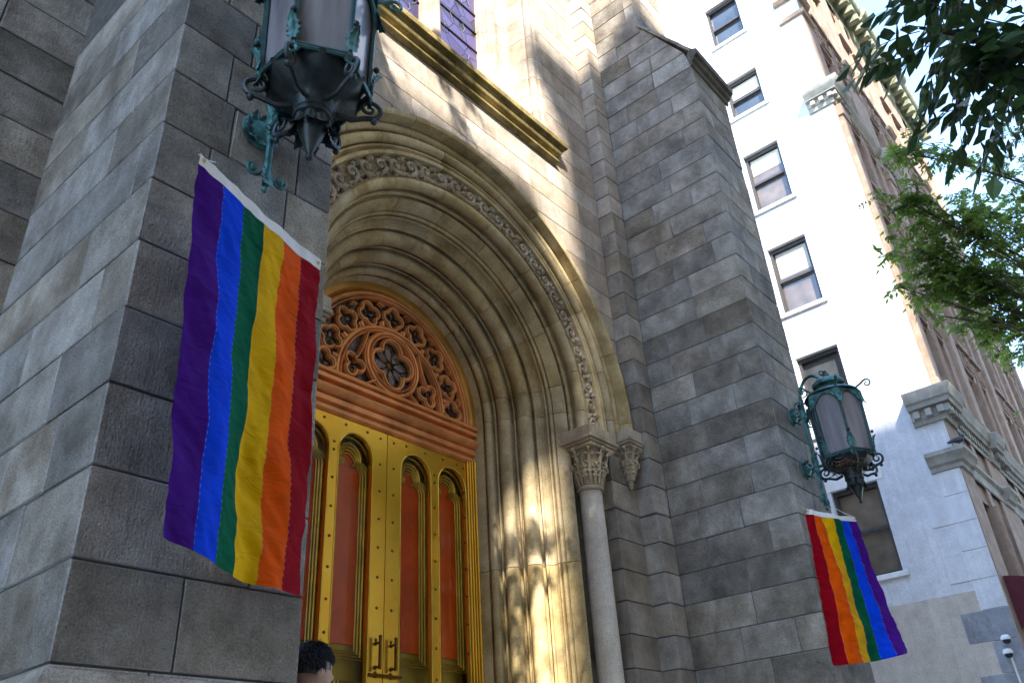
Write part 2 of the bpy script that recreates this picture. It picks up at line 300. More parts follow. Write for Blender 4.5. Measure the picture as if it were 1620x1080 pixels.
    def lathe(s, prof, c=(0, 0, 0), n=24, axis='z', flute=None):
        k = len(s.v); c = Vector(c)
        for (r, h) in prof:
            for j in range(n):
                a = 2*math.pi*j/n; rr = r*(flute(a, h) if flute else 1)
                p = (rr*math.cos(a), rr*math.sin(a), h) if axis == 'z' else (rr*math.cos(a), h, rr*math.sin(a))
                s.v.append(tuple(c+Vector(p)))
        for i in range(len(prof)-1):
            for j in range(n):
                q = (k+i*n+j, k+i*n+(j+1) % n, k+(i+1)*n+(j+1) % n, k+(i+1)*n+j); s.f.append(q)
        if prof[0][0] > 1e-4: s.f.append(tuple(k+j for j in range(n-1, -1, -1)))
        if prof[-1][0] > 1e-4: s.f.append(tuple(k+(len(prof)-1)*n+j for j in range(n)))
        return s
    def sphere(s, c, r, n=10, sc=(1, 1, 1)):
        prof = [(max(1e-5, math.sin(math.pi*i/n))*1, -math.cos(math.pi*i/n)) for i in range(n+1)]
        k = len(s.v); s.lathe(prof, (0, 0, 0), n*2)
        for i in range(k, len(s.v)):
            p = s.v[i]; s.v[i] = (c[0]+p[0]*r*sc[0], c[1]+p[1]*r*sc[1], c[2]+p[2]*r*sc[2])
        return s
    def grid(s, fn, nu, nv):
        k = len(s.v)
        for i in range(nu+1):
            for j in range(nv+1): s.v.append(tuple(fn(i/nu, j/nv)))
        for i in range(nu):
            for j in range(nv):
                a = k+i*(nv+1)+j; s.f.append((a, a+1, a+nv+2, a+nv+1))
        return s
    def xf(s, M):
        s.v = [tuple(M @ Vector(p)) for p in s.v]; return s
    def mesh(s, name, mat, smooth=None):
        me = bpy.data.meshes.new(name); me.from_pydata(s.v, [], s.f); me.validate()
        bm = bmesh.new(); bm.from_mesh(me); bmesh.ops.recalc_face_normals(bm, faces=bm.faces); bm.to_mesh(me); bm.free()
        if mat: me.materials.append(MT[mat] if isinstance(mat, str) else mat)
        if smooth:
            for p in me.polygons: p.use_smooth = True
            me.set_sharp_from_angle(angle=R(smooth))
        return me
    def build(s, name, mat, parent=None, smooth=None):
        return link(name, s.mesh(name, mat, smooth), parent)
def link(name, me, parent=None, M=None):
    o = bpy.data.objects.new(name, me); C.objects.link(o)
    if parent: o.parent = parent
    if M is not None: o.matrix_local = M
    return o
def thing(name, label, cat, group=None, loc=(0, 0, 0)):
    o = bpy.data.objects.new(name, None); C.objects.link(o); o.location = loc; o.empty_display_size = .2
    return tag(o, label, cat, group)
def tag(o, label=None, cat=None, group=None, kind=None):
    if label: o['label'] = label
    if cat: o['category'] = cat
    if group: o['group'] = group
    if kind: o['kind'] = kind
    return o

# ------------------------------------------------------------------ ground
g = MB(); g.box(-300, 300, -300, 300, -.4, -.14); tag(g.build('ground', 'asphalt'), kind='structure')
g = MB(); g.box(-120, 160, -12.5, -2.6, -.3, -.125); tag(g.build('road', 'asphalt'), kind='structure')
sw = MB(); sw.box(-120, 160, -2.45, 40, -.3, -.012); sw = tag(sw.build('sidewalk', 'concrete'), kind='structure')
slab = MB(); slab.cham(0, 1.49, 0, 1.49, -.1, 0, .008); slab = slab.mesh('slab', 'concrete')
for i in range(-4, 14):
    for j in range(3): link('paving_slab', slab, sw, Matrix.Translation((i*1.5, -2.42+j*1.5, 0)))
kb = MB(); kb.cham(-120, 160, -2.6, -2.452, -.3, .0, .02); tag(kb.build('kerb', 'greycorn'), kind='structure')

# ------------------------------------------------------------------ the church
PX, PZ, YF = 4.785, 5.29, 4.34
church = thing('church', 'grey and buff stone church front with arched portal and golden doors', 'church')
XL0, XL1, XR0, XR1, YP = 1.12, 2.044, 7.532, 8.456, 2.8
def stonebox(parent, mat, x0, x1, y0, y1, z0, z1, gap=.0042, name='stone'):
    j = lambda a: rnd.uniform(-a, a)
    b = MB(); b.cham(x0+gap, x1-gap, y0+j(.0025), y1-gap, z0+gap, z1-gap, .003+rnd.random()*.004)
    w_ = min(.0024, gap*.7)
    for q in range(24):      # uneven arrises; each face stays flat
        x, y, z = b.v[q]; a = q % 3; b.v[q] = (x+(j(w_) if a != 0 else 0), y+(j(w_) if a != 1 else 0), z+(j(w_) if a != 2 else 0))
    if rnd.random() < .35:     # a knocked-off corner
        k = rnd.randrange(8)*3; e = rnd.uniform(.006, .022)
        cc = ((x0+x1)/2, (y0+y1)/2, (z0+z1)/2)
        for q in range(k, k+3): b.v[q] = tuple(p if (q-k) == a else p+math.copysign(e*rnd.uniform(.4, 1), cc[a]-p) for a, p in enumerate(b.v[q]))
    o = b.build(name, mat, parent); o.data.materials.append(MT['worn'])
    for p in o.data.polygons[6:]: p.material_index = 1
    return o
def splits(a, b, lo, hi):
    L = b-a; n = max(1, round(L/((lo+hi)/2)))
    ws = [rnd.uniform(lo, hi) for _ in range(n)]; s = sum(ws); out = [a]
    for q in ws: out.append(out[-1]+q/s*L)
    return out
FRONT_L = {0: [1.53], 1: [1.79], 2: [1.44], 3: [1.72], 4: [1.40], 5: [1.66], 6: [1.36, 1.78], 7: [1.45, 1.83], 8: [1.40, 1.80], 9: [1.50], 10: [1.33, 1.75]}
def buttress(x0, x1, vis_side, zs, side_splits, front_splits, label):
    core = MB(); e = .012
    ztop = zs[-1]
    core.box(x0+e, x1-e, YP+e, 4.6, -.05, 10.14)
    # upper stage, set back
    core.box(x0+e, x1-e, 3.44+e, 4.6, 10.14, 16)
    # sloped weathering core
    k = [(x, y, z) for x in (x0+e, x1-e) for (y, z) in ((YP+e, 10.14), (3.44+e, 10.14), (3.44+e, 11.2))]
    core.add(k, [(0, 1, 2), (3, 5, 4), (0, 3, 4, 1), (1, 4, 5, 2), (0, 2, 5, 3)])
    core = core.build('buttress', 'mortar', church); core['label'] = label
    for i in range(len(zs)-1):
        z0, z1 = zs[i], zs[i+1]
        if z1 <= 10.16:
            fs = [x0]+front_splits(i)+[x1]; ss = side_splits(i)       # ss: y where the corner stone ends, then joints
            for q in range(len(fs)-1):
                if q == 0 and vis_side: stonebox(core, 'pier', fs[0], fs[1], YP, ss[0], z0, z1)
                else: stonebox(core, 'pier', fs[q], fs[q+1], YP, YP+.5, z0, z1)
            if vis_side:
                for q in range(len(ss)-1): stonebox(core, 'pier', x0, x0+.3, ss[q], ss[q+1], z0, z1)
        elif vis_side and z0 >= 10.0:
            # courses cut by the sloping weathering, then the upper stage
            yslope = lambda z: 3.44 if z >= 11.33 else 2.80+(z-10.2)/(11.33-10.2)*.64
            ya, yb_ = yslope(max(z0, 10.2)), yslope(z1)
            js = [4.14-.3-.55*rnd.random(), 4.14]
            first = max(js[0], yb_+.16)
            fm = lambda u, v, d: (x0+d, u, v)
            poly = [(ya+.004, z0+.004), (first-.004, z0+.004), (first-.004, z1-.004), (min(yb_+.004, first-.01), z1-.004)]
            st = MB(); st.prism(poly, fm, .3); st.build('stone', 'pier', core)
            st = MB(); st.prism([(first+.004, z0+.004), (4.136, z0+.004), (4.136, z1-.004), (first+.004, z1-.004)], fm, .3); st.build('stone', 'pier', core)
            if z1 > 11.35:
                mid = x0+rnd.uniform(.3, .6)
                for a, b_ in ((x0+.302, mid), (mid, x1)):
                    if b_-a > .05: stonebox(core, 'facade', a, b_, 3.44, 3.8, z0, z1)
    return core
zsL = [.02]+[2.124-.3235*k for k in range(5, -1, -1)]+[2.124+.3235*k for k in range(1, 13)]
for_l = lambda i: FRONT_L.get(i-6, [1.45 if i % 2 else 1.62])
sideL = lambda i: ([3.32, 4.34] if i % 2 else [2.98+.3*((i*7) % 3)/3, 3.62+.25*((i*5) % 4)/4, 4.34])
bl = buttress(XL0, XL1, True, zsL, sideL, for_l, 'near grey stone buttress carrying the large flag and lantern')
zsR = [3.414+.3*k for k in range(-9, 36)]
def sideR(i):
    rr = random.Random(i*13+5)
    return [[3.18, 3.72, 4.14], [3.52, 4.14], [3.06, 3.6, 4.14], [3.36, 3.83, 4.14], [3.42, 4.14], [3.12, 3.78, 4.14]][rr.randrange(6) if i % 2 else (i//2) % 6]
frR = lambda i: [[8.02], [7.83], [8.16], []][(i*5+1) % 4]
br = buttress(XR0, XR1, True, zsR, sideR, frR, 'far grey stone buttress with sloping top')
# plinth under the left buttress
for bt, x0, x1, zt in ((bl, XL0, XL1, 2.11), (br, XR0, XR1, .9)):
    p = MB(); k = .075
    p.cham(x0-k, x1+k, YP-k, 4.3, -.05, zt-.12, .012)
    p.add([(x0-k, YP-k, zt-.12), (x1+k, YP-k, zt-.12), (x1+k, 4.3, zt-.12), (x0-k, 4.3, zt-.12), (x0-.003, YP-.003, zt), (x1+.003, YP-.003, zt), (x1+.003, 4.3, zt), (x0-.003, 4.3, zt)],
          [(0, 1, 5, 4), (1, 2, 6, 5), (2, 3, 7, 6), (3, 0, 4, 7), (4, 5, 6, 7)])
    p.build('plinth', 'pier', bt)
# weathering slope stones and the moulded cap along the front of the far buttress
for bt, x0, x1 in ((br, XR0, XR1), (bl, XL0, XL1)):
    n = 4
    for i in range(n):
        a, b_ = i/n, (i+1)/n
        y0, z0 = 2.74+.70*a, 10.20+1.12*a; y1, z1 = 2.74+.70*b_, 10.20+1.12*b_
        s = MB(); t = .035
        s.add([(x0-.03, y0, z0), (x1+.03, y0, z0), (x1+.03, y1+.01, z1), (x0-.03, y1+.01, z1), (x0-.03, y0-t, z0+t*.3), (x1+.03, y0-t, z0+t*.3), (x1+.03, y1-.02, z1+t*.6), (x0-.03, y1-.02, z1+t*.6)],
              [(0, 1, 2, 3), (4, 5, 6, 7), (0, 1, 5, 4), (1, 2, 6, 5), (2, 3, 7, 6), (3, 0, 4, 7)])
        s.build('weathering_stone', 'pier', bt)
    s = MB(); s.cham(x0-.012, x1+.012, 3.405, 3.83, 11.17, 11.53, .008); s.build('weathering_stone', 'pier', bt)
    pr = [(2.80, 9.98), (2.775, 10.0), (2.77, 10.05), (2.735, 10.075), (2.72, 10.12), (2.68, 10.14), (2.675, 10.22), (2.76, 10.27), (2.82, 10.2)]
    c = MB(); k = len(pr)
    c.add([(x0-.035, y, z) for y, z in pr]+[(x1+.035, y, z) for y, z in pr], [(i, (i+1) % k, k+(i+1) % k, k+i) for i in range(k)]+[tuple(range(k)), tuple(range(2*k-1, k-1, -1))])
    c.build('moulded_cap', 'cap_dark', bt)

# left side wall
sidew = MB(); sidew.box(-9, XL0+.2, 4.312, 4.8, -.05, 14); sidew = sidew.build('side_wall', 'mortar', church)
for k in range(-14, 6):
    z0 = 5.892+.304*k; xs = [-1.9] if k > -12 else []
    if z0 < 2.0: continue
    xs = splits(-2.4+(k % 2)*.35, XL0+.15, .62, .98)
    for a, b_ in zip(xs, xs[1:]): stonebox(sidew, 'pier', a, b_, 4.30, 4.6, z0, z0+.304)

# corner pilaster (small step between facade and buttress)
XS0, YS = 7.27, 4.14
for mirror in (False, True):
    pc = MB(); x0, x1 = (XS0, XR0) if not mirror else (XL1, 2*PX-XS0)
    pc.box(x0+.012, x1-.012, YS+.012, 4.7, -.05, 14); pc = pc.build('corner_pilaster', 'mortar', church)
    if not mirror:
        for k in range(-6, 31):
            z0 = 3.414+.3*k
            stonebox(pc, 'buffgrey' if z0 < 8.2 else 'facade', x0, x1+.02, YS, YS+.35, z0, z0+.3)
# facade wall
fwall = MB(); RH = 2.30; WH = 1.56
def zlow(x):
    d = RH*RH-(x-PX)**2
    return PZ+math.sqrt(d) if d > 0 else None
xa, xb = 2*PX-XS0, XS0
for i in range(100):
    a = xa+(xb-xa)*i/100; b_ = xa+(xb-xa)*(i+1)/100; lo = zlow((a+b_)/2); e = YF+.012
    zb = lo if lo else .0
    segs = [(zb, 14)] if abs((a+b_)/2-PX) > WH else [(zb, 8.93), (13.9, 14)]
    if not lo and abs((a+b_)/2-PX) > RH: segs = [(0, 14)]
    for z0, z1 in segs: fwall.add([(a, e, z0), (b_, e, z0), (b_, e, z1), (a, e, z1)], [(0, 1, 2, 3)])
fwall = fwall.build('facade_wall', 'pointing', church)
fmF = lambda u, v, d: (u, YF+d, v)
for k in range(-9, 31):
    z0 = 3.414+.3*k; z1 = z0+.3; g_ = .003
    if z1 <= 5.1:      # jamb stones beside the column nook (both sides; the far one shows)
        stonebox(fwall, 'buffgrey', 6.82, XS0+.03, YF, 4.72, z0, z1)
        if k % 3 == 0: stonebox(fwall, 'pier', 2*PX-XS0-.03, 2*PX-6.82, YF, 4.72, z0, z0+.9)
        continue
    regs = [(xa, xb)] if z1 < 8.97 else [(xa, PX-WH), (PX+WH, xb)]
    for (ra, rb) in regs:
        xs = splits(ra, rb, .75, 1.15) if rb-ra > 2 else ([ra, rb] if k % 2 else [ra, ra+.48, rb])
        if rb-ra > 2 and k % 2: xs = [ra]+[(p+q)/2 for p, q in zip(xs, xs[1:])]+[rb]
        for a, b_ in zip(xs, xs[1:]):
            lo = [zlow(a+(b_-a)*t/10) or -1 for t in range(11)]
            if min(lo) >= z1-.02: continue
            if max(lo) <= z0: pts = [(a+g_, z0+g_), (b_-g_, z0+g_), (b_-g_, z1-g_), (a+g_, z1-g_)]
            else:
                low = [(a+g_+(b_-a-2*g_)*t/24) for t in range(25)]
                low = [(x, max(z0+g_, zlow(x) or -1)) for x in low]; low = [p for p in low if p[1] < z1-.012]
                if len(low) < 3: continue
                pts = low+[(low[-1][0], z1-g_), (low[0][0], z1-g_)]
            s = MB(); dj = rnd.uniform(-.0015, .0015); s.prism(pts, lambda u, v, d: (u, YF+d+dj, v), .25, .003); s.build('stone', 'facade', fwall)
# church body behind (keeps the light out of the portal)
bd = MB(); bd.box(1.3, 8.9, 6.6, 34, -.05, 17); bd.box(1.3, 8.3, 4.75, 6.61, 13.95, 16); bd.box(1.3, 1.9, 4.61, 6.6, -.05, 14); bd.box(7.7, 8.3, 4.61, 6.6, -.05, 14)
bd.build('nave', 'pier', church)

# ---- portal mouldings
def arc(c, r, a0, a1, n=7): return [(c[0]+r*math.cos(R(a0+(a1-a0)*i/n)), c[1]+r*math.sin(R(a0+(a1-a0)*i/n))) for i in range(n+1)]
# profiles are (radius, y) from the opening outwards; mouldings project towards -y and towards the opening
def splay(A, B, items):
    A, B = Vector(A), Vector(B); d = (B-A).normalized(); n = Vector((d.y, -d.x)); n = n if n.x+n.y < 0 else -n; out = []
    for it in items:
        if it[0] == 'p': pts = [it[1:]]
        else:
            _, sc, r, h0 = it; pts = [(sc-r*math.cos(R(a)), h0+r*math.sin(R(a))) for a in range(-25, 206, 23)]
        out += [tuple(A+d*q+n*h) for q, h in pts]
    return out
P_in = [(1.150, 5.43)] + splay((1.152, 5.345), (1.60, 4.535), [('p', 0, 0), ('p', .060, 0), ('p', .066, -.045), ('r', .118, .040, -.006), ('p', .172, -.055), ('p', .186, -.055), ('p', .190, .0), ('p', .206, .002), ('p', .210, -.045), ('r', .292, .068, -.008),
      ('p', .374, -.065), ('p', .390, -.065), ('p', .394, .0), ('p', .410, .002), ('p', .414, -.045), ('r', .505, .075, -.008), ('p', .596, -.07), ('p', .612, -.07), ('p', .616, .004), ('p', .636, .004), ('p', .642, -.02), ('p', .665, -.036), ('p', .695, -.038), ('p', .722, -.022), ('p', .732, .004),
      ('p', .748, .004), ('p', .752, -.03), ('r', .782, .020, -.010), ('p', .812, -.03), ('p', .816, .004), ('p', .905, .010)]) + [(1.615, 4.52), (1.635, 4.54), (1.66, 4.72)]
P_col = [(1.60, 4.76), (1.575, 4.66)] + splay((1.578, 4.645), (1.752, 4.355), [('p', 0, 0), ('p', .022, .002), ('p', .026, -.035), ('r', .062, .026, -.008), ('p', .098, -.045), ('p', .108, -.045), ('p', .112, .0), ('p', .124, .0), ('p', .128, -.035), ('r', .160, .022, -.008), ('p', .192, -.045), ('p', .202, -.045), ('r', .268, .058, -.010)]) \
      + [(1.757, 4.355), (1.764, 4.41), (1.972, 4.41), (1.98, 4.345), (2.012, 4.338), (2.018, 4.385), (2.032, 4.405), (2.05, 4.385), (2.058, 4.352), (2.074, 4.348), (2.08, 4.40), (2.094, 4.415)] + arc((2.140, 4.345), .048, 135, 335, 10) + [(2.188, 4.43), (2.225, 4.47)]
P_hood = [(2.205, 4.47), (2.212, 4.43), (2.222, 4.42)] + arc((2.258, 4.352), .040, 140, 330, 9) + [(2.290, 4.395), (2.300, 4.39), (2.306, 4.25), (2.318, 4.215), (2.345, 4.205), (2.372, 4.210), (2.385, 4.225), (2.425, 4.33), (2.43, 4.36)]
def sweep_seg(P, path, name, mat, parent, groove=.012, smooth=32):
    """path: list of (x,z) origin, direction pairs: each entry (cx, cz, dx, dz) so point = (cx+R*dx, y, cz+R*dz)"""
    n = len(P); nr = []
    for i in range(n):
        t = Vector(P[min(i+1, n-1)])-Vector(P[max(i-1, 0)]); t.normalize(); nr.append(Vector((-t.y, t.x)))   # into the stone: away from opening
    mid = Vector((sum(p[0] for p in P)/n, sum(p[1] for p in P)/n))
    # orient normals into the masonry (+R, +y)
    nr = [v if v.x+v.y > 0 else -v for v in nr]
    m = MB(); rows = []
    full = [(path[0], 1)]+[(p, 0) for p in path]+[(path[-1], 1)]
    eps = .0035
    def shift(a, b, e):   # move path point a towards b by e metres
        f = e/max(1e-6, math.hypot(b[0]+1.6*b[2]-a[0]-1.6*a[2], b[1]+1.6*b[3]-a[1]-1.6*a[3]))
        return tuple(x+(y-x)*f for x, y in zip(a, b))
    full[1] = (shift(path[0], path[1], eps), 0); full[-2] = (shift(path[-1], path[-2], eps), 0)
    for (c, gr) in full:
        for (r_, y_), nv in zip(P, nr):
            rr, yy = (r_+nv.x*groove, y_+nv.y*groove) if gr else (r_, y_)
            m.v.append((c[0]+rr*c[2], yy, c[1]+rr*c[3]))
    for i in range(len(full)-1):
        for j in range(n-1): m.f.append((i*n+j, i*n+j+1, (i+1)*n+j+1, (i+1)*n+j))
    return m.build(name, mat, parent, smooth)
def arcpath(a0, a1, n=6): return [(PX, PZ, math.cos(R(a0+(a1-a0)*i/n)), math.sin(R(a0+(a1-a0)*i/n))) for i in range(n+1)]
def strpath(z0, z1, sgn): return [(PX, z0+(z1-z0)*i/2, sgn, 0) for i in range(3)]
portal = MB(); portal.box(PX-2.1, PX+2.1, 5.9, 6.0, .6, 7.6); portal = portal.build('portal_arch', 'mortar', church); portal['label'] = 'round arch of buff mouldings with a carved leaf band'
def order(P, cuts, z0s, name, mat='portal'):
    for a, b_ in zip(cuts, cuts[1:]): sweep_seg(P, arcpath(a, b_, max(3, int((b_-a)/3))), name, mat, portal)
    for sgn in (1, -1):
        for a, b_ in zip(z0s, z0s[1:]): sweep_seg(P, strpath(a, b_, sgn), name if b_-a < .6 else 'jamb_moulding', mat, portal)
order(P_in, [0, 11, 32, 52, 73, 95, 117, 139, 160, 180], [.69, 2.2, 3.75, PZ], 'voussoir')
order(P_col, [0, 15, 34, 55, 77, 99, 122, 143, 162, 180], [5.06, PZ], 'voussoir')
order(P_hood, [0, 20, 43, 64, 86, 110, 133, 155, 180], [5.2, PZ], 'hood_stone')
# nook behind the columns
for sg in (1, -1):
    nk = MB(); xs = sorted((PX+sg*1.6, PX+sg*2.05)); nk.box(xs[0], xs[1], 4.72, 4.8, .6, 5.1); nk.build('nook', 'pier', portal)
# ---- carved scroll band
def scroll_mesh(seed):
    rr = random.Random(seed); m = MB(); W = .205   # unit along arc (x), radial (z) -.10...10, relief towards -y
    def spiral(cx, cz, r0, turns, a0, sgn, rad, depth=.022):
        pts = []; n = 26
        for i in range(n+1):
            t = i/n; a = a0+sgn*turns*2*math.pi*t; r_ = r0*(1-.82*t)
            pts.append((cx+r_*math.cos(a), -depth-.012*t, cz+r_*math.sin(a)))
        m.tube(pts, [rad*(1-.45*i/n) for i in range(n+1)], 6)
    spiral(.0, .005, .076, 1.2, -1.9, 1, .023)
    m.sphere((0.003, -.03, .007), .017, 5)
    # stem wave to the neighbour
    m.tube([(-W/2-.01, -.018, -.07), (-W*.3, -.026, -.085), (-.02, -.028, -.082), (.05, -.025, -.06)], [.013, .016, .015, .01], 6)
    # leaves: lobes fanning out
    def leaf(x, z, ang, ln, wd):
        c, s_ = math.cos(ang), math.sin(ang)
        for t, l_ in ((-.55, .75), (0, 1), (.55, .75)):
            a = ang+t; c2, s2 = math.cos(a), math.sin(a)
            pts = [(x, -.012, z), (x+c2*ln*l_*.5, -.034, z+s2*ln*l_*.5), (x+c2*ln*l_, -.020, z+s2*ln*l_)]
            m.tube(pts, [wd*.7, wd*1.05, wd*.35], 6)
    leaf(.065, .045, 1.0, .065, .020); leaf(.085, -.03, -.5, .06, .019); leaf(-.075, .055, 2.3, .06, .019)
    leaf(-.095, -.01, 3.6, .045, .017); leaf(.03, -.075, -1.1, .045, .016); leaf(-.045, -.07, -2.2, .05, .016)
    return m.mesh('carved_scroll', 'carved', 50)
scr = [scroll_mesh(s) for s in (1, 2)]
nS = 28
for i in range(nS):
    a = R(180*(i+.5)/nS); flip = -1 if i % 2 else 1
    # local x along the arc (tangent), local z radial
    rad = Vector((math.cos(a), 0, math.sin(a))); tan = Vector((-math.sin(a), 0, math.cos(a)))
    Mx = Matrix((tan*flip, Vector((0, 1, 0)), rad)).transposed().to_4x4(); Mx.translation = Vector((PX, 4.402, PZ))+rad*1.868
    sc = 1.0+.06*math.sin(i*2.3)
    link('carved_scroll', scr[i % 2], portal, Mx @ Matrix.Scale(sc, 4))
for sg in (1, -1):
    link('carved_scroll', scr[0], portal, Matrix.Translation((PX+sg*1.868, 4.402, 5.18)) @ Matrix.Rotation(R(-90*sg), 4, 'Y'))

# ---- columns
def acanthus_capital(m, r0, r1, z0, z1, n=10, seed=3):
    rr = random.Random(seed)
    H = z1-z0
    for tier, (h, cnt) in enumerate(((.55, n), (.98, n))):
        for i in range(cnt):
            a = 2*math.pi*(i+.5*tier)/cnt
            er = Vector((math.cos(a), math.sin(a), 0)); et = Vector((-math.sin(a), math.cos(a), 0))
            rad = lambda t: r0+(r1-r0)*(t**1.6)
            pts = []; k = 9
            for j in range(k+1):
                t = h*j/k; p = er*(rad(t)+.010+.022*(j/k)**2)+Vector((0, 0, z0+H*t)); pts.append(p)
            for q in range(5):   # curl
                b_ = q/4*math.pi*1.4; p = er*(rad(h)+.034+.022*math.sin(b_))+Vector((0, 0, z0+H*h-.022*(1-math.cos(b_)))); pts.append(p)
            rd = [.012+.012*math.sin(math.pi*min(1, j/k)) for j in range(k+1)]+[.016, .016, .014, .012, .009]
            m.tube(pts, rd, 6)
            for sg in (-1, 1):
                for j in (3, 5, 7):
                    t = h*j/k; b0 = er*(rad(t)+.012)+Vector((0, 0, z0+H*t)); tip = b0+et*sg*(.034+.012*tier)+er*.018+Vector((0, 0, .024))
                    m.tube([b0, (b0+tip)/2+er*.014, tip], [.012, .013, .006], 5)
    return m
for sg in (1, -1):
    cx, cy = PX+(1.795 if sg > 0 else -1.87), 4.45
    core = MB(); core.lathe([(.118, .70), (.118, 2.2), (.116, 3.6), (.112, 4.44)], (cx, cy, 0), 32); col = core.build('column', 'shaft', church, 40)
    ca = MB(); ca.lathe([(.112, 4.44), (.135, 4.445), (.140, 4.465), (.130, 4.485), (.118, 4.49), (.118, 4.6), (.15, 4.75), (.19, 4.86)], (cx, cy, 0), 24); ca.build('capital', 'carved', col, 40)
    fo = MB(); acanthus_capital(fo, .118, .195, 4.49, 4.86, 9); fo.xf(Matrix.Translation((cx, cy, 0))); fo.build('leaf_carving', 'carved', col, 60)
    ab = MB(); s_ = .245
    for (h0, h1, k) in ((4.845, 4.885, s_-.035), (4.885, 4.915, s_-.018), (4.915, 4.955, s_+.0), (4.955, 5.06, s_-.012)): ab.cham(cx-k, cx+k, cy-k, min(cy+k, 4.8), h0, h1, .008)
    ab.build('abacus', 'carved', col)
    ba = MB(); ba.lathe([(.2, .68), (.2, .72), (.19, .75), (.16, .77), (.15, .79), (.165, .82), (.15, .85), (.12, .86)], (cx, cy, 0), 24); ba.build('base', 'carved', col, 40)
    # corbel under the hood moulding
    kx = PX+sg*2.345; kb = MB(); xa_, xb_ = kx-.14, kx+.14
    for (h0, h1, e) in ((5.0, 5.03, .03), (5.03, 5.06, .012), (5.06, 5.10, 0), (5.10, 5.2, .015)): kb.cham(xa_+e, xb_-e, 4.16+e, 4.42, h0, h1, .006)
    kb = kb.build('corbel', 'carved', church); cv = MB(); acanthus_capital(cv, .028, .105, 4.66, 5.0, 8, 5)
    cv.lathe([(.001, 4.56), (.022, 4.58), (.028, 4.62), (.03, 4.66), (.05, 4.8), (.10, 5.0)], (0, 0, 0), 16)
    cv.xf(Matrix.Translation((kx, 4.31, 0))); cv.build('leaf_carving', 'carved', kb, 60)

# ---- string course and upper window
def extrude_x(m, prof, x0, x1, ret=True):
    """profile (y,z) swept along x; the projection mitres back to the wall at both ends"""
    n = len(prof); rows = []
    for e, x in ((-1, x0), (1, x1)):
        m_ = [(x+e*(YF-y), y, z) for y, z in prof]; rows.append(m_)
    k = len(m.v); m.v += rows[0]+rows[1]
    for j in range(n-1): m.f.append((k+j, k+j+1, k+n+j+1, k+n+j))
    for r_ in (0, 1):        # returns
        b = len(m.v); m.v += [(x, YF+.03, z) for (x, y, z) in rows[r_]]
        for j in range(n-1): m.f.append((k+r_*n+j, k+r_*n+j+1, b+j+1, b+j))
    return m
sp = [(YF, 8.56)] + [(YF-.03, 8.56)] + [(YF-.03-.035*math.sin(R(180*i/8)), 8.565+.075*i/8) for i in range(9)] + [(YF-.028, 8.66), (YF-.045, 8.68)] + [(YF-.05-.05*math.sin(R(90*i/6)), 8.68+.08*(1-math.cos(R(90*i/6)))) for i in range(7)] \
   + [(YF-.115, 8.765), (YF-.115, 8.785), (YF-.15, 8.80), (YF-.155, 8.86), (YF-.145, 8.885), (YF, 8.97)]
s = MB(); extrude_x(s, sp, 3.21, 6.38); s.build('string_course', 'string', church, 35)
PXW, PZW = PX, 12.3
PW = [(.885, 4.86), (.885, 4.80), (.905, 4.78), (.945, 4.775), (.955, 4.74)] + arc((.985, 4.72), .03, 150, 280, 5) + [(1.01, 4.69), (1.02, 4.665), (1.06, 4.66), (1.08, 4.69)] \
   + arc((1.215, 4.60), .155, 145, 30, 9)[::1] + [(1.36, 4.52), (1.365, 4.47), (1.39, 4.455)] + arc((1.44, 4.405), .055, 135, 300, 8) + [(1.475, 4.352), (1.50, 4.335), (1.565, 4.333), (1.575, 4.36)]
win = MB(); win.box(PX-.885, PX+.885, 4.86, 4.88, 8.8, 13.3); win = win.build('lancet_window', 'purple', church); win['label'] = 'purple leaded glass window above the string course'
for sg in (1, -1):
    zz = [8.88, 9.06, 9.34, 9.64, 9.94, 10.3, 10.7, 11.1, 11.5, 11.9, 12.3]
    for a, b_ in zip(zz, zz[1:]): sweep_seg(PW, [(PX, a+(b_-a)*i/2, sg, 0) for i in range(3)], 'jamb_stone', 'facade', win)
for i in range(6):
    sweep_seg(PW, [(PX, PZW, math.cos(R(30*i+6*j)), math.sin(R(30*i+6*j))) for j in range(6)], 'jamb_stone', 'facade', win)
sill = MB(); sill.add([(PX-1.56, 4.25, 8.955), (PX+1.56, 4.25, 8.955), (PX+1.56, 4.86, 9.10), (PX-1.56, 4.86, 9.10), (PX-1.56, 4.25, 8.88), (PX+1.56, 4.25, 8.88), (PX+1.56, 4.86, 8.88), (PX-1.56, 4.86, 8.88)], [(0, 1, 2, 3), (4, 5, 1, 0), (5, 6, 2, 1), (4, 0, 3, 7)])
sill.build('sill', 'facade', win)
mu = MB(); pr = [(-.15, 4.86), (-.15, 4.80), (-.115, 4.79), (-.10, 4.75), (-.06, 4.745)] + arc((0, 4.71), .05, 180, 360, 8) + [(.06, 4.745), (.10, 4.75), (.115, 4.79), (.15, 4.80), (.15, 4.86)]
n_ = len(pr); mu.v += [(PX+x, y, 8.95) for x, y in pr]+[(PX+x, y, 13.2) for x, y in pr]; mu.f += [(j, j+1, n_+j+1, n_+j) for j in range(n_-1)]; mu.build('mullion', 'facade', win, 35)
ld = MB()       # lead lines and bars of the glass
for sg in (1, -1):
    c0 = PX+sg*.52
    for i in range(12): ld.box(c0-.37, c0+.37, 4.845, 4.858, 9.25+.36*i, 9.268+.36*i)
ld.build('saddle_bars', 'iron', win)
fan = MB()
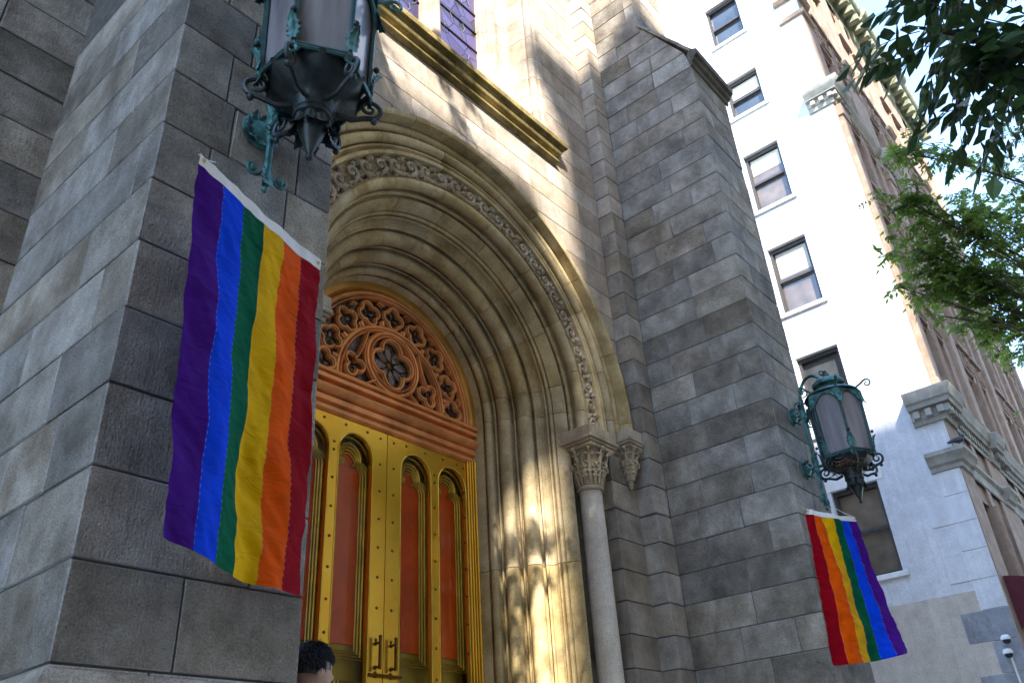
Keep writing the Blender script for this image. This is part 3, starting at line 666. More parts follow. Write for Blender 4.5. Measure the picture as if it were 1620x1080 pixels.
for sg in (1, -1):
    c0 = PX+sg*.52
    for i in range(11):
        for k in range(4):
            a = rnd.uniform(.4, 2.7); z_ = 9.3+.36*i+rnd.random()*.3; x_ = c0+rnd.uniform(-.3, .3); l_ = rnd.uniform(.08, .2)
            fan.tube([(x_, 4.852, z_), (x_+math.cos(a)*l_*.6, 4.852, z_+math.sin(a)*l_*.5), (x_+math.cos(a+.3)*l_, 4.852, z_+math.sin(a+.3)*l_)], .004, 4)
tag(fan.build('lead_cames', 'pointing', win), kind='stuff')

# ---- tympanum
YT = 5.40
ty = MB()
for i in range(48):      # dark glass half disc
    a0, a1 = R(180*i/48), R(180*(i+1)/48)
    ty.add([(PX, YT+.04, PZ-.05), (PX+1.06*math.cos(a0), YT+.04, PZ-.05+1.06*math.sin(a0)), (PX+1.06*math.cos(a1), YT+.04, PZ-.05+1.06*math.sin(a1))], [(0, 1, 2)])
ty = ty.build('tympanum', 'darkglass', church); ty['label'] = 'copper tracery fanlight of quatrefoils above the doors'
def ringpath(pts, w0, d0, m, closed=True):
    """moulded bar following a planar path: stepped section, w half width, towards -y"""
    sec = [(-w0, .03), (-w0, -.25*d0), (-w0*.55, -.5*d0), (-w0*.5, -.9*d0), (-w0*.2, -d0), (w0*.2, -d0), (w0*.5, -.9*d0), (w0*.55, -.5*d0), (w0, -.25*d0), (w0, .03)]
    n = len(pts); k = len(m.v); q = len(sec)
    for i in range(n):
        p = Vector(pts[i]); a = Vector(pts[(i-1) % n] if closed else pts[max(i-1, 0)]); b_ = Vector(pts[(i+1) % n] if closed else pts[min(i+1, n-1)])
        t1 = (p-a); t2 = (b_-p)
        t1 = t1.normalized() if t1.length > 1e-7 else t2.normalized(); t2 = t2.normalized() if t2.length > 1e-7 else t1
        t = (t1+t2); t = t.normalized() if t.length > .2 else t1
        nn = Vector((-t.y, t.x)); f = 1/max(.55, nn.dot(Vector((-t1.y, t1.x))))
        for (o, dd) in sec: m.v.append((PX+p.x+nn.x*o*f, YT+dd, PZ+p.y+nn.y*o*f))
    for i in range(n if closed else n-1):
        for j in range(q-1):
            i2 = (i+1) % n; m.f.append((k+i*q+j, k+i*q+j+1, k+i2*q+j+1, k+i2*q+j))
def foil(cx, cz, r, lobes, rot, k=.62, n=12):
    """outline of a multifoil"""
    pts = []; half = math.pi/lobes; d = r*(.53 if lobes == 4 else .52); lr = r-d
    ro = d*math.cos(half)+math.sqrt(max(0, lr*lr-(d*math.sin(half))**2))
    al = math.atan2(ro*math.sin(half), ro*math.cos(half)-d)
    for L_ in range(lobes):
        a0 = rot+L_*2*math.pi/lobes; ctr = Vector((math.cos(a0), math.sin(a0)))*d
        for i in range(n+1):
            b_ = a0-al+2*al*i/n; pts.append((cx+ctr.x+math.cos(b_)*lr, cz+ctr.y+math.sin(b_)*lr))
    return pts
circ = lambda cx, cz, r, n=40: [(cx+r*math.cos(2*math.pi*i/n), cz+r*math.sin(2*math.pi*i/n)) for i in range(n)]
semi = lambda r, n=56, e=.04: [(r*math.cos(-e/r+(math.pi+2*e/r)*i/n), r*math.sin(-e/r+(math.pi+2*e/r)*i/n)) for i in range(n+1)]
def tpart(name, *args, mat='copper', **k):
    m = MB(); ringpath(*args, m=m, **k); return m.build(name, mat, ty, 30)
tpart('outer_ring', semi(1.035), .026, .035, closed=False)
tpart('outer_ring', semi(.985), .011, .035, closed=False)
tpart('inner_ring', semi(.672), .024, .035, closed=False); tpart('inner_ring', semi(.632), .010, .035, closed=False)
tpart('bottom_bar', [(-1.05, -.045), (1.05, -.045)], .03, .05, closed=False)
tpart('wheel_ring', circ(0, .30, .325), .024, .035); tpart('wheel_ring', circ(0, .30, .285), .010, .04)
big = foil(0, .30, .262, 4, math.pi*.03, .70, 16); tpart('quatrefoil', big, .020, .035)
def petals(cx, cz, r, n, rot, parent):
    for i in range(n):
        a = rot+2*math.pi*i/n; f = MB()
        er = Vector((math.cos(a), math.sin(a))); et = Vector((-er.y, er.x)); out = []
        for t, w_ in ((.16, .0), (.35, .13), (.6, .20), (.82, .14), (.97, 0), (.82, -.14), (.6, -.20), (.35, -.13)):
            p = Vector((cx, cz))+er*r*t+et*r*w_; out.append(p)
        f.v += [(PX+p.x, YT+.030, PZ+p.y) for p in out]; f.f.append(tuple(range(8))); f.build('glass_petal', 'petal', parent)
        s_ = MB(); s_.tube([(PX+p.x, YT+.026, PZ+p.y) for p in out], .0035 if r < .12 else .005, 5, closed=True); s_.build('lead_came', 'stud', parent)
petals(0, .30, .235, 8, R(10), ty)
bs = MB(); bs.lathe([(.045, YT+.045), (.035, YT+.028), (.001, YT+.02)], (PX, 0, PZ+.30), 12, 'y'); bs.build('boss', 'stud', ty)
for i in range(9):
    a = math.pi*i/8; cx, cz = .818*math.cos(a), .818*math.sin(a)+(.0 if 0 < i < 8 else .045)
    o = tpart('quatrefoil', foil(cx, cz, .128, 4, a, .72, 10), .018, .03)
    petals(cx, cz, .108, 4, a, o)
for i in range(8):      # small bars filling the spandrels between the foils
    a = math.pi*(i+.5)/8
    tpart('spandrel_bar', [(.92*math.cos(a-.055), .92*math.sin(a-.055)), (.955*math.cos(a), .955*math.sin(a)), (.92*math.cos(a+.055), .92*math.sin(a+.055))], .008, .03, closed=False)
    tpart('spandrel_bar', [(.69*math.cos(a), .69*math.sin(a)), (.745*math.cos(a), .745*math.sin(a))], .03, .03, closed=False)
for sg in (1, -1):
    o = tpart('trefoil', foil(sg*.475, .125, .125, 3, R(90-sg*35), .75, 12), .018, .03); petals(sg*.475, .125, .10, 3, R(90-sg*35), o)
    tpart('curved_bar', [(sg*(.33+.15*t), .52-.34*t-.06*math.sin(math.pi*t)) for t in [i/8 for i in range(9)]], .014, .04, closed=False)
    tpart('curved_bar', [(sg*(.20+.13*t), .06-.085*t) for t in [i/4 for i in range(5)]], .014, .04, closed=False)
    p = MB(); p.v += [(PX+sg*x, YT+.05, PZ+z) for x, z in ((.36, .36), (.45, .30), (.56, .26), (.52, .38), (.44, .47), (.34, .54))]; p.f.append(tuple(range(6))); p.build('glass_petal', 'petal', ty)
# gilt flat band round the fanlight
gb = MB(); n = 48
for i in range(n+1):
    a = R(-4+188*i/n)
    for (r_, y_) in ((1.162, 5.40), (1.152, 5.362), (1.10, 5.362), (1.085, 5.372), (1.065, 5.40), (1.055, 5.46)): gb.v.append((PX+r_*math.cos(a), y_, PZ+r_*math.sin(a)))
gb.f += [(i*6+j, i*6+j+1, (i+1)*6+j+1, (i+1)*6+j) for i in range(n) for j in range(5)]
gb.build('gilt_band', 'bronzegold', ty, 30)
# lintel
li = MB(); lp = [(5.47, 5.255), (5.345, 5.252), (5.335, 5.215), (5.385, 5.210), (5.385, 5.195), (5.350, 5.19), (5.345, 5.15), (5.41, 5.145), (5.41, 5.125)] + [(5.375-.045*math.sin(R(180*i/8)), 5.12-.09*i/8) for i in range(9)] \
   + [(5.42, 5.025), (5.42, 5.008), (5.388, 5.005), (5.385, 4.955), (5.43, 4.95), (5.43, 4.925), (5.405, 4.92), (5.405, 4.89), (5.44, 4.872), (5.47, 4.872)]
n = len(lp); li.v += [(PX-1.16, y, z) for y, z in lp]+[(PX+1.16, y, z) for y, z in lp]; li.f += [(j, j+1, n+j+1, n+j) for j in range(n-1)]
li.build('lintel', 'copper', church, 30)

# ---- doors
YD = 5.44
dbk = MB(); dbk.box(PX-1.2, PX+1.2, 5.74, 5.80, .68, 5.3); dbk = dbk.build('door_back', 'olive', church)
stud = MB(); stud.lathe([(.013, .004), (.013, -.003), (.010, -.008), (.005, -.011), (.0005, -.012)], (0, 0, 0), 10, 'y'); stud = stud.mesh('stud', 'stud', 50)
def lancet_out(c, hw, z0, zs, n=14): return [(c-hw, z0), (c+hw, z0)]+[(c+hw*math.cos(math.pi*i/n), zs+hw*math.sin(math.pi*i/n)) for i in range(n+1)]
for sg in (1, -1):
    # leaf frame with two lancet openings, built from a filled polygon with holes
    bm = bmesh.new(); x_in, x_out = .004, 1.055; cs = (.365, .852); hw = .194; z0, zt, zs, zb = .72, 4.865, 4.565, 1.75
    loops = [[(x_in, z0), (x_out, z0), (x_out, zt), (x_in, zt)]]+[lancet_out(c, hw, zb, zs) for c in cs]
    edges = []
    for lp_ in loops:
        vs = []
        for p in lp_:
            if vs and (Vector((p[0], p[1]))-Vector((vs[-1].co.x, vs[-1].co.z))).length < 1e-5: continue
            vs.append(bm.verts.new((p[0], 0, p[1])))
        edges += [bm.edges.new((vs[i], vs[(i+1) % len(vs)])) for i in range(len(vs))]
    res = bmesh.ops.triangle_fill(bm, edges=edges, use_beauty=True)
    ext = bmesh.ops.extrude_face_region(bm, geom=bm.faces[:]); bmesh.ops.translate(bm, verts=[v for v in ext['geom'] if isinstance(v, bmesh.types.BMVert)], vec=(0, .05, 0))
    for v in bm.verts: v.co.x = PX+sg*v.co.x; v.co.y += YD
    bmesh.ops.recalc_face_normals(bm, faces=bm.faces)
    me = bpy.data.meshes.new('door'); bm.to_mesh(me); bm.free(); me.materials.append(MT['gold'])
    door = link('door', me, church); door['label'] = 'golden studded door leaf with two glazed lancets'
    for c in cs:
        rim = MB(); pts = lancet_out(c, hw, zb, zs, 20); rim.tube([(PX+sg*x, YD-.001, z) for x, z in pts], .007, 6, closed=True); rim.build('lancet_rim', 'gold2', door, 50)
        gp = MB(); q = lancet_out(c, hw+.01, zb, zs, 20); gp.v += [(PX+sg*x, YD+.035, z) for x, z in q]; gp.f.append(tuple(range(len(q)))); gp.build('glass_pane', 'door_glass', door)
        # inner panel seen through the glass
        ip = MB(); ip.box(PX+sg*c-.165, PX+sg*c+.165, 5.575, 5.59, 2.98, 4.70); ip.build('red_panel', 'redpanel', door)
        ib = MB(); ib.box(PX+sg*c-.243, PX+sg*c+.243, 5.592, 5.64, .72, 4.86); ib.build('inner_board', 'olive', door)
        for w_, y_, r_ in ((.160, 5.566, .008), (.180, 5.554, .010), (.202, 5.542, .012), (.226, 5.530, .012)):
            # cusped head: side up, then three arcs
            h0 = 4.43; pts = [(-w_, 2.96-(w_-.125)*1.0), (-w_, 3.6), (-w_, h0)]
            kx = .125
            for ca_, rr_, a0, a1 in (((-w_*.50, h0), w_*.50, 180, 62), ((0, h0+w_*.62), w_*.56, 200, -20), ((w_*.50, h0), w_*.50, 118, 0)):
                for i in range(9):
                    a = R(a0+(a1-a0)*i/8); pts.append((ca_[0]+rr_*math.cos(a), ca_[1]+rr_*math.sin(a)))
            pts += [(w_, 3.6), (w_, 2.96-(w_-.125)*1.0)]
            tb = MB(); tb.tube([(PX+sg*c+x, y_, z) for x, z in pts], r_, 6, closed=True); tb.build('panel_moulding', 'gold2', door, 50)
        hd = MB(); hd.tube([(PX+sg*c+.238*math.cos(math.pi*i/16), 5.535, 4.52+.24*math.sin(math.pi*i/16)) for i in range(17)], .016, 6); hd.build('panel_moulding', 'gold2', door, 50)
        # lower panels
        for dx in (-.118, .118):
            lw = MB(); x0_ = PX+sg*c+dx
            pts = [(x0_-.10, 2.1), (x0_+.10, 2.1), (x0_+.10, 2.70), (x0_-.10, 2.70)]
            lw.tube([(x, 5.575, z) for x, z in pts], .014, 6, closed=True); lw.build('lower_panel', 'gold2', door, 40)
            ro = MB(); ro.tube([(x0_+.065*math.cos(2*math.pi*i/16), 5.575, 2.60+.065*math.sin(2*math.pi*i/16)) for i in range(16)], .012, 6, closed=True)
            for k in range(4): ro.sphere((x0_+.03*math.cos(k*math.pi/2), 5.575, 2.60+.03*math.sin(k*math.pi/2)), .02, 4, (1, .5, 1))
            ro.build('rosette', 'gold2', door, 50)
    # studs
    zz = [4.80-.255*i for i in range(12)]
    for x in (.082, .610, 1.02):
        for i, z in enumerate(zz):
            if x == .610 and i == 0: z = 4.62
            link('stud', stud, door, Matrix.Translation((PX+sg*x, YD, z)))
    for x in (.24, .49, .73, .93): link('stud', stud, door, Matrix.Translation((PX+sg*x, YD, 4.815)))
    h = MB(); hx = PX+sg*.085
    h.tube([(hx, YD-.06, 2.78), (hx, YD-.06, 3.02)], .014, 10)
    for z in (2.80, 2.985): h.tube([(hx, YD+.01, z), (hx, YD-.06, z)], .010, 8); h.lathe([(.018, YD), (.018, YD-.006), (.01, YD-.01)], (hx, 0, z), 10, 'y')
    h.tube([(hx-.09, YD-.03, 2.74), (hx+.09, YD-.03, 2.74)], .011, 8); h.lathe([(.02, YD), (.02, YD-.008), (.012, YD-.03)], (hx, 0, 2.74), 10, 'y')
    h.sphere((hx, YD-.06, 3.03), .016, 5); h.build('handle', 'stud', door, 40)
    # moulded frame beside the leaf
    fr = MB()
    for x, y, r_ in ((1.072, 5.432, .014), (1.095, 5.418, .012), (1.112, 5.40, .010), (1.132, 5.385, .013)): fr.tube([(PX+sg*x, y, .7), (PX+sg*x, y, 4.88)], r_, 8)
    fr.box(*sorted((PX+sg*1.06, PX+sg*1.16)), 5.432, 5.47, .7, 4.88); fr.build('door_frame', 'gold', door, 40)

# ---- steps up to the doors
for i in range(4):
    st = MB(); st.cham(XL1+.02, XR0-.02, 2.15+.33*i, 5.6, -.05+.17*i-.0, .17*(i+1), .012); st.build('step', 'limestone', church)

# ------------------------------------------------------------------ apartment building on the right
XB, YB, XE, ZT = 17.7, 3.16, 33.2, 26.6
apt = thing('apartment_building', 'tall apartment house with white side wall and pink stone street front', 'building')
SW = [(4.78, 5.78, a, b_) for a, b_ in ((24.6, 26.2), (21.46, 23.1), (18.53, 19.9), (15.2, 17.1), (12.03, 13.95), (8.85, 10.78), (5.6, 7.5))]
# side wall pieces around the windows
wl = MB(); ys = [YB+.02, 4.78, 5.78, 14]; zc = [0]+sum([[a, b_] for _, _, a, b_ in reversed(SW)], [])+[ZT+3.5]
for i in range(3):
    if i != 1: wl.box(XB, XB+.4, ys[i], ys[i+1], 0, ZT+(1 if i == 0 else 3.5))
for a, b_ in zip(zc[0::2], zc[1::2]): wl.box(XB, XB+.4, 4.78, 5.78, a, b_)
wl = wl.build('side_wall', 'white_wall', apt)
# faint block courses of the white wall as thin raised blocks near the corner are quoins (below)
cp = MB(); cp.box(XB-.012, XB+.1, 3.6, 14, 0, 4.98); cp.build('painted_patch', 'cream', apt)
for k in range(13):
    zq = .25+.545*k
    if zq > 7.0: break
    st = MB(); st.cham(XB-.016, XB+.1, YB+.022, YB+(.86 if k % 2 else .48), zq+.004, zq+.541, .008); st.build('quoin', 'quoin' if zq < 4.4 else 'white_wall', apt)
for i, (y0, y1, z0, z1) in enumerate(SW):
    wf = MB(); f = .07; xg = XB+.16
    for (a, b_, c_, d) in ((y0, y0+f, z0, z1), (y1-f, y1, z0, z1), (y0+f, y1-f, z0, z0+f), (y0+f, y1-f, z1-f*1.4, z1)): wf.box(XB+.10, XB+.24, a, b_, c_, d)
    wf.box(XB+.12, XB+.2, y0+f, y1-f, (z0+z1)/2-.035, (z0+z1)/2+.035)
    wf = wf.build('window', 'winframe', apt)
    for q, (a, b_) in enumerate(((z0+f, (z0+z1)/2-.035), ((z0+z1)/2+.035, z1-f*1.4))):
        pn = MB(); pn.box(XB+.19+.02*(1-q), XB+.20+.02*(1-q), y0+f, y1-f, a, b_); pn.build('pane', 'pane_warm' if i in (3, 4, 6) else 'pane', wf)
    if i in (2, 3, 4):
        bl_ = MB(); bl_.box(XB+.178, XB+.184, y0+f+.03, y1-f-.03, (z0+z1)/2+.12+.2*(i == 3), z1-f*1.4-.02); bl_.build('blind', 'blind', wf)
    sl = MB(); sl.cham(XB-.06, XB+.14, y0-.1, y1+.1, z0-.11, z0-.002, .01); sl.build('sill', 'white_trim', wf)
    lt = MB(); lt.cham(XB-.012, XB+.02, y0-.14, y1+.14, z1+.002, z1+.26, .008); lt.build('window_head', 'white_trim', wf)
# street front: piers, spandrels, windows
floors = [(4.6, 6.9), (9.05, 11.2), (12.1, 14.2), (15.2, 17.1), (18.45, 20.2), (21.5, 23.1), (24.2, 25.7)]
bayw = (XE-XB)/4; wins = []
for b_ in range(4):
    x0 = XB+b_*bayw; wins += [(x0+.92, x0+1.82), (x0+2.12, x0+3.02)]
frt = MB(); xs = [XB+.001]+sum([[a, b_] for a, b_ in wins], [])+[XE]
for a, b_ in zip(xs[0::2], xs[1::2]): frt.box(a, b_, YB, YB+.5, 0, ZT+1)
zc = [0]+sum([[a, b_] for a, b_ in floors], [])+[ZT+1]
for (a, b_) in wins:
    for c_, d in zip(zc[0::2], zc[1::2]): frt.box(a, b_, YB+.06, YB+.5, c_, d)
frt = frt.build('street_front', 'pink', apt)
for wi, (a, b_) in enumerate(wins):
    for fi, (c_, d) in enumerate(floors):
        wf = MB(); f = .06
        for (p, q, r_, s_) in ((a, a+f, c_, d), (b_-f, b_, c_, d), (a+f, b_-f, c_, c_+f), (a+f, b_-f, d-f, d), (a+f, b_-f, (c_+d)/2-.03, (c_+d)/2+.03)): wf.box(p, q, YB+.22, YB+.32, r_, s_)
        wf = wf.build('window', 'white_trim' if fi else 'winframe', apt)
        pn = MB(); pn.box(a+f, b_-f, YB+.27, YB+.28, c_+f, d-f); pn.build('pane', 'pane', wf)
        sl = MB(); sl.cham(a-.06, b_+.06, YB-.09, YB+.2, c_-.12, c_-.003, .012); sl.build('sill', 'pink', wf)
        cl = MB()
        cl.tube([(b_+.075 if wi % 2 == 0 else a-.075, YB-.02, c_), (b_+.075 if wi % 2 == 0 else a-.075, YB-.02, d)], .055, 8)
        cl.build('colonnette', 'pink', wf, 40)
for fi in range(1, 6):   # spandrel panels with relief
    for b_ in range(4):
        x0 = XB+b_*bayw+.95; z0, z1 = floors[fi][1]+.12, floors[fi+1][0]-.2 if fi < 5 else 0
        if z1-z0 < .35: continue
        for (xa_, xb_) in ((x0, x0+.86), (x0+1.2, x0+2.06)):
            pnl = MB(); pnl.cham(xa_, xb_, YB-.03, YB+.1, z0, z1, .015)
            pnl = pnl.build('spandrel_panel', 'pink', apt); rl = MB(); mx_, mz_ = (xa_+xb_)/2, (z0+z1)/2
            rl.tube([(xa_+.1, YB-.045, z0+.1), (xb_-.1, YB-.045, z0+.1), (xb_-.1, YB-.045, z1-.1), (xa_+.1, YB-.045, z1-.1)], .022, 6, closed=True)
            for k in range(6): rl.sphere((mx_+.11*math.cos(k*1.05), YB-.04, mz_+.11*math.sin(k*1.05)), .055, 4, (1, .6, 1))
            rl.sphere((mx_, YB-.05, mz_), .06, 4, (1, .7, 1)); rl.build('relief', 'pink', pnl, 50)
for b_ in range(5):      # giant pilasters breaking forward
    x0 = XB+b_*bayw-(.0 if b_ == 0 else .42 if b_ < 4 else .5)
    pl = MB(); pl.cham(x0+.12, x0+.62, YB-.10, YB+.1, 9.0, 17.3, .02); pl.cham(x0+.08, x0+.66, YB-.14, YB+.1, 16.9, 17.28, .02); pl.cham(x0+.08, x0+.66, YB-.14, YB+.1, 8.95, 9.3, .02); pl.build('pilaster', 'pink', apt)
def cornice(name, mat, prof, ret, zd=None, dent=None):
    """prof (projection, z) wraps the corner: along the street front and back along the side wall by ret"""
    n = len(prof); m = MB()
    rows = [[(XB-p, YB+ret, z) for p, z in prof], [(XB-p, YB-p, z) for p, z in prof]]
    brk = []
    for b_ in range(4):
        x0 = XB+b_*bayw
        for xx, e in ((x0+.72, 0), (x0+.80, .0), (x0+.80, .0)): pass
    xs_ = [(XB+.75, 0), (XB+.80, -.14)]
    for b_ in range(1, 4):
        x0 = XB+b_*bayw; xs_ += [(x0-.48, -.14), (x0-.44, 0), (x0+.28, 0), (x0+.32, -.14)]
    xs_ += [(XE, -.14)]
    for (xx, e) in xs_: rows.append([(xx, YB-max(p+e, .02 if p > .02 else p), z) for p, z in prof])
    for r_ in rows: m.v += r_
    for i in range(len(rows)-1): m.f += [(i*n+j, i*n+j+1, (i+1)*n+j+1, (i+1)*n+j) for j in range(n-1)]
    m.f.append(tuple(range(n))); m.f.append(tuple((len(rows)-1)*n+j for j in range(n)))
    o = m.build(name, mat, apt, 30)
    if dent:
        (pr, z0, z1, wd, gp) = dent; dm = MB(); dm.cham(0, wd, -.5*0, pr, z0, z1, .006)
        me = MB(); me.cham(0, wd, 0, pr, z0, z1, .006); me = me.mesh('dentil', mat)
        k = 0; x = XB-pr+.03
        while x < XB+15.2 and k < 110:
            link('dentil', me, o, Matrix.Translation((x, YB-pr*1.0-(.0 if (x-XB) % bayw < .8 or (x-XB) % bayw > bayw-.44 else -.14), 0))); x += wd+gp; k += 1
        y = YB-pr+.1
        while y < YB+ret-wd:
            link('dentil', me, o, Matrix.Translation((XB-pr, y+wd, 0)) @ Matrix.Rotation(R(-90), 4, 'Z')); y += wd+gp
    return o
cornice('cornice', 'greycorn', [(0, 8.32), (.06, 8.32), (.08, 8.40), (.10, 8.42), (.11, 8.60), (.24, 8.62), (.26, 8.70), (.30, 8.74), (.32, 8.84), (.36, 8.93), (.36, 8.97), (0, 9.05)], .58, dent=(.20, 8.43, 8.59, .13, .11))
cornice('belt_course', 'greycorn', [(0, 7.28), (.05, 7.3), (.06, 7.38), (.12, 7.42), (.16, 7.52), (.22, 7.58), (.22, 7.66), (.0, 7.74)], .55)
cornice('cornice', 'greycorn', [(0, 17.28), (.05, 17.3), (.06, 17.42), (.09, 17.45), (.10, 17.58), (.20, 17.60), (.22, 17.66), (.28, 17.72), (.34, 17.84), (.34, 17.90), (0, 17.98)], .62, dent=(.17, 17.44, 17.57, .12, .11))
cornice('belt_course', 'pink', [(0, 20.75), (.07, 20.78), (.10, 20.88), (.0, 20.95)], .65)
cornice('belt_course', 'pink', [(0, 21.5), (.08, 21.53), (.14, 21.62), (.14, 21.68), (0, 21.75)], .65)
cornice('roof_cornice', 'greencorn', [(0, 26.10), (.06, 26.15), (.10, 26.30), (.12, 26.40), (.14, 26.70), (.55, 26.75), (.62, 26.85), (.70, 26.91), (.78, 27.07), (.78, 27.17), (0, 27.30)], .5)
brk = MB(); brk.cham(0, .22, 0, .42, 26.43, 26.71, .02); brk = brk.mesh('bracket', 'greencorn')
x = XB+.1
while x < XE-.3: link('bracket', brk, apt, Matrix.Translation((x, YB-.52, 0))); x += .52
rf = MB(); rf.box(XB+.02, XE, YB+.5, 14, ZT+.6, ZT+.9); rf.box(XE-.3, XE-.01, YB+.02, 14, 0, ZT+.9); rf.build('roof', 'greycorn', apt)
# awning over the street door
aw = thing('awning', 'dark maroon canvas awning over the street door of the apartment house', 'awning')
a_ = MB(); a_.add([(18.0, 3.15, 5.2), (22, 3.15, 5.2), (22, 1.2, 4.75), (18, 1.2, 4.75), (18, 3.15, 4.25), (22, 3.15, 4.25), (22, 1.2, 4.25), (18, 1.2, 4.25)], [(0, 1, 2, 3), (0, 3, 7, 4), (1, 2, 6, 5), (3, 2, 6, 7)]); a_.build('canopy', 'awning', aw)
for xx in (18.05, 21.95):
    q = MB(); q.tube([(xx, 1.25, 4.3), (xx, 1.25, 0)], .03, 8); q.build('post', 'iron', aw)
# security cameras on the corner
for i, (yy, zz, lab) in enumerate(((3.36, 4.05, 'upper white dome security camera on the building corner'), (3.40, 3.82, 'lower white dome security camera with pale conduit below'))):
    sc_ = thing('security_camera', lab, 'camera', 'dome cameras on the corner')
    q = MB(); q.lathe([(.001, zz+.07), (.06, zz+.06), (.085, zz+.02), (.085, zz-.015), (.075, zz-.02)], (XB-.2, yy, 0), 16); q.tube([(XB-.02, yy, zz+.05), (XB-.2, yy, zz+.05)], .025, 8); q.build('housing', 'white_plastic', sc_, 40)
    q = MB(); q.lathe([(.07, zz-.02), (.062, zz-.06), (.035, zz-.085), (.001, zz-.092)], (XB-.2, yy, 0), 16); q.build('dome', 'dark_plastic', sc_, 60)
    if i:
        q = MB(); q.tube([(XB-.06, yy, zz), (XB-.06, yy-.02, zz-1.2), (XB-.06, yy-.05, 1.0)], .018, 6); q.build('conduit', 'white_plastic', sc_, 40)
# a pigeon on the belt course
pg = MB(); pg.sphere((0, 0, .09), .075, 7, (1.5, .85, .85)); pg.sphere((.10, 0, .165), .036, 6, (1, .9, 1)); pg.tube([(.06, 0, .10), (.09, 0, .15)], [.05, .032], 8)
pg.tube([(.13, 0, .165), (.155, 0, .16)], [.008, .002], 6); pg.tube([(-.09, 0, .09), (-.2, 0, .06)], [.045, .02], 6)
for s_ in (-1, 1): pg.tube([(0, s_*.025, .05), (.005, s_*.025, 0)], .006, 5)
pg.xf(Matrix.Translation((XB-.05, YB-.12, 7.72)) @ Matrix.Rotation(R(-70), 4, 'Z')); tag(pg.build('pigeon', 'pigeon', None, 60), 'small dark pigeon perched on the grey belt course', 'pigeon')

# ------------------------------------------------------------------ wall lanterns
def leaf_blade(m, base, d, nrm, ln, wd, curl=.35, lobes=5):
    """acanthus leaf: ribbed lobed blade from base along d, facing nrm, tip curling out"""
    d = Vector(d).normalized(); nrm = Vector(nrm).normalized(); s_ = d.cross(nrm); k = len(m.v); nn = 10; cols = 8
    for i in range(nn+1):
        t = i/nn; w_ = wd*(math.sin(math.pi*min(1, .12+t*.88))**.7)*(1+.22*math.cos(t*lobes*2*math.pi))
        c = Vector(base)+d*ln*t*(1-.15*t*t)+nrm*(.012+curl*ln*t**3)
        for j in range(cols+1):
            a = -1+2*j/cols; m.v.append(tuple(c+s_*w_*a-nrm*(.35*w_*a*a)+nrm*.10*w_*math.cos(a*9)))
    for i in range(nn):
        for j in range(cols): a = k+i*(cols+1)+j; m.f.append((a, a+1, a+cols+2, a+cols+1))
def scrollpath(c, er, r0, turns, a0, sgn, n=22):
    er = Vector(er).normalized(); ez = Vector((0, 0, 1)); out = []
    for i in range(n+1):
        t = i/n; a = a0+sgn*turns*2*math.pi*t; r_ = r0*(1-.8*t); out.append(Vector(c)+er*r_*math.cos(a)+ez*r_*math.sin(a))
    return out
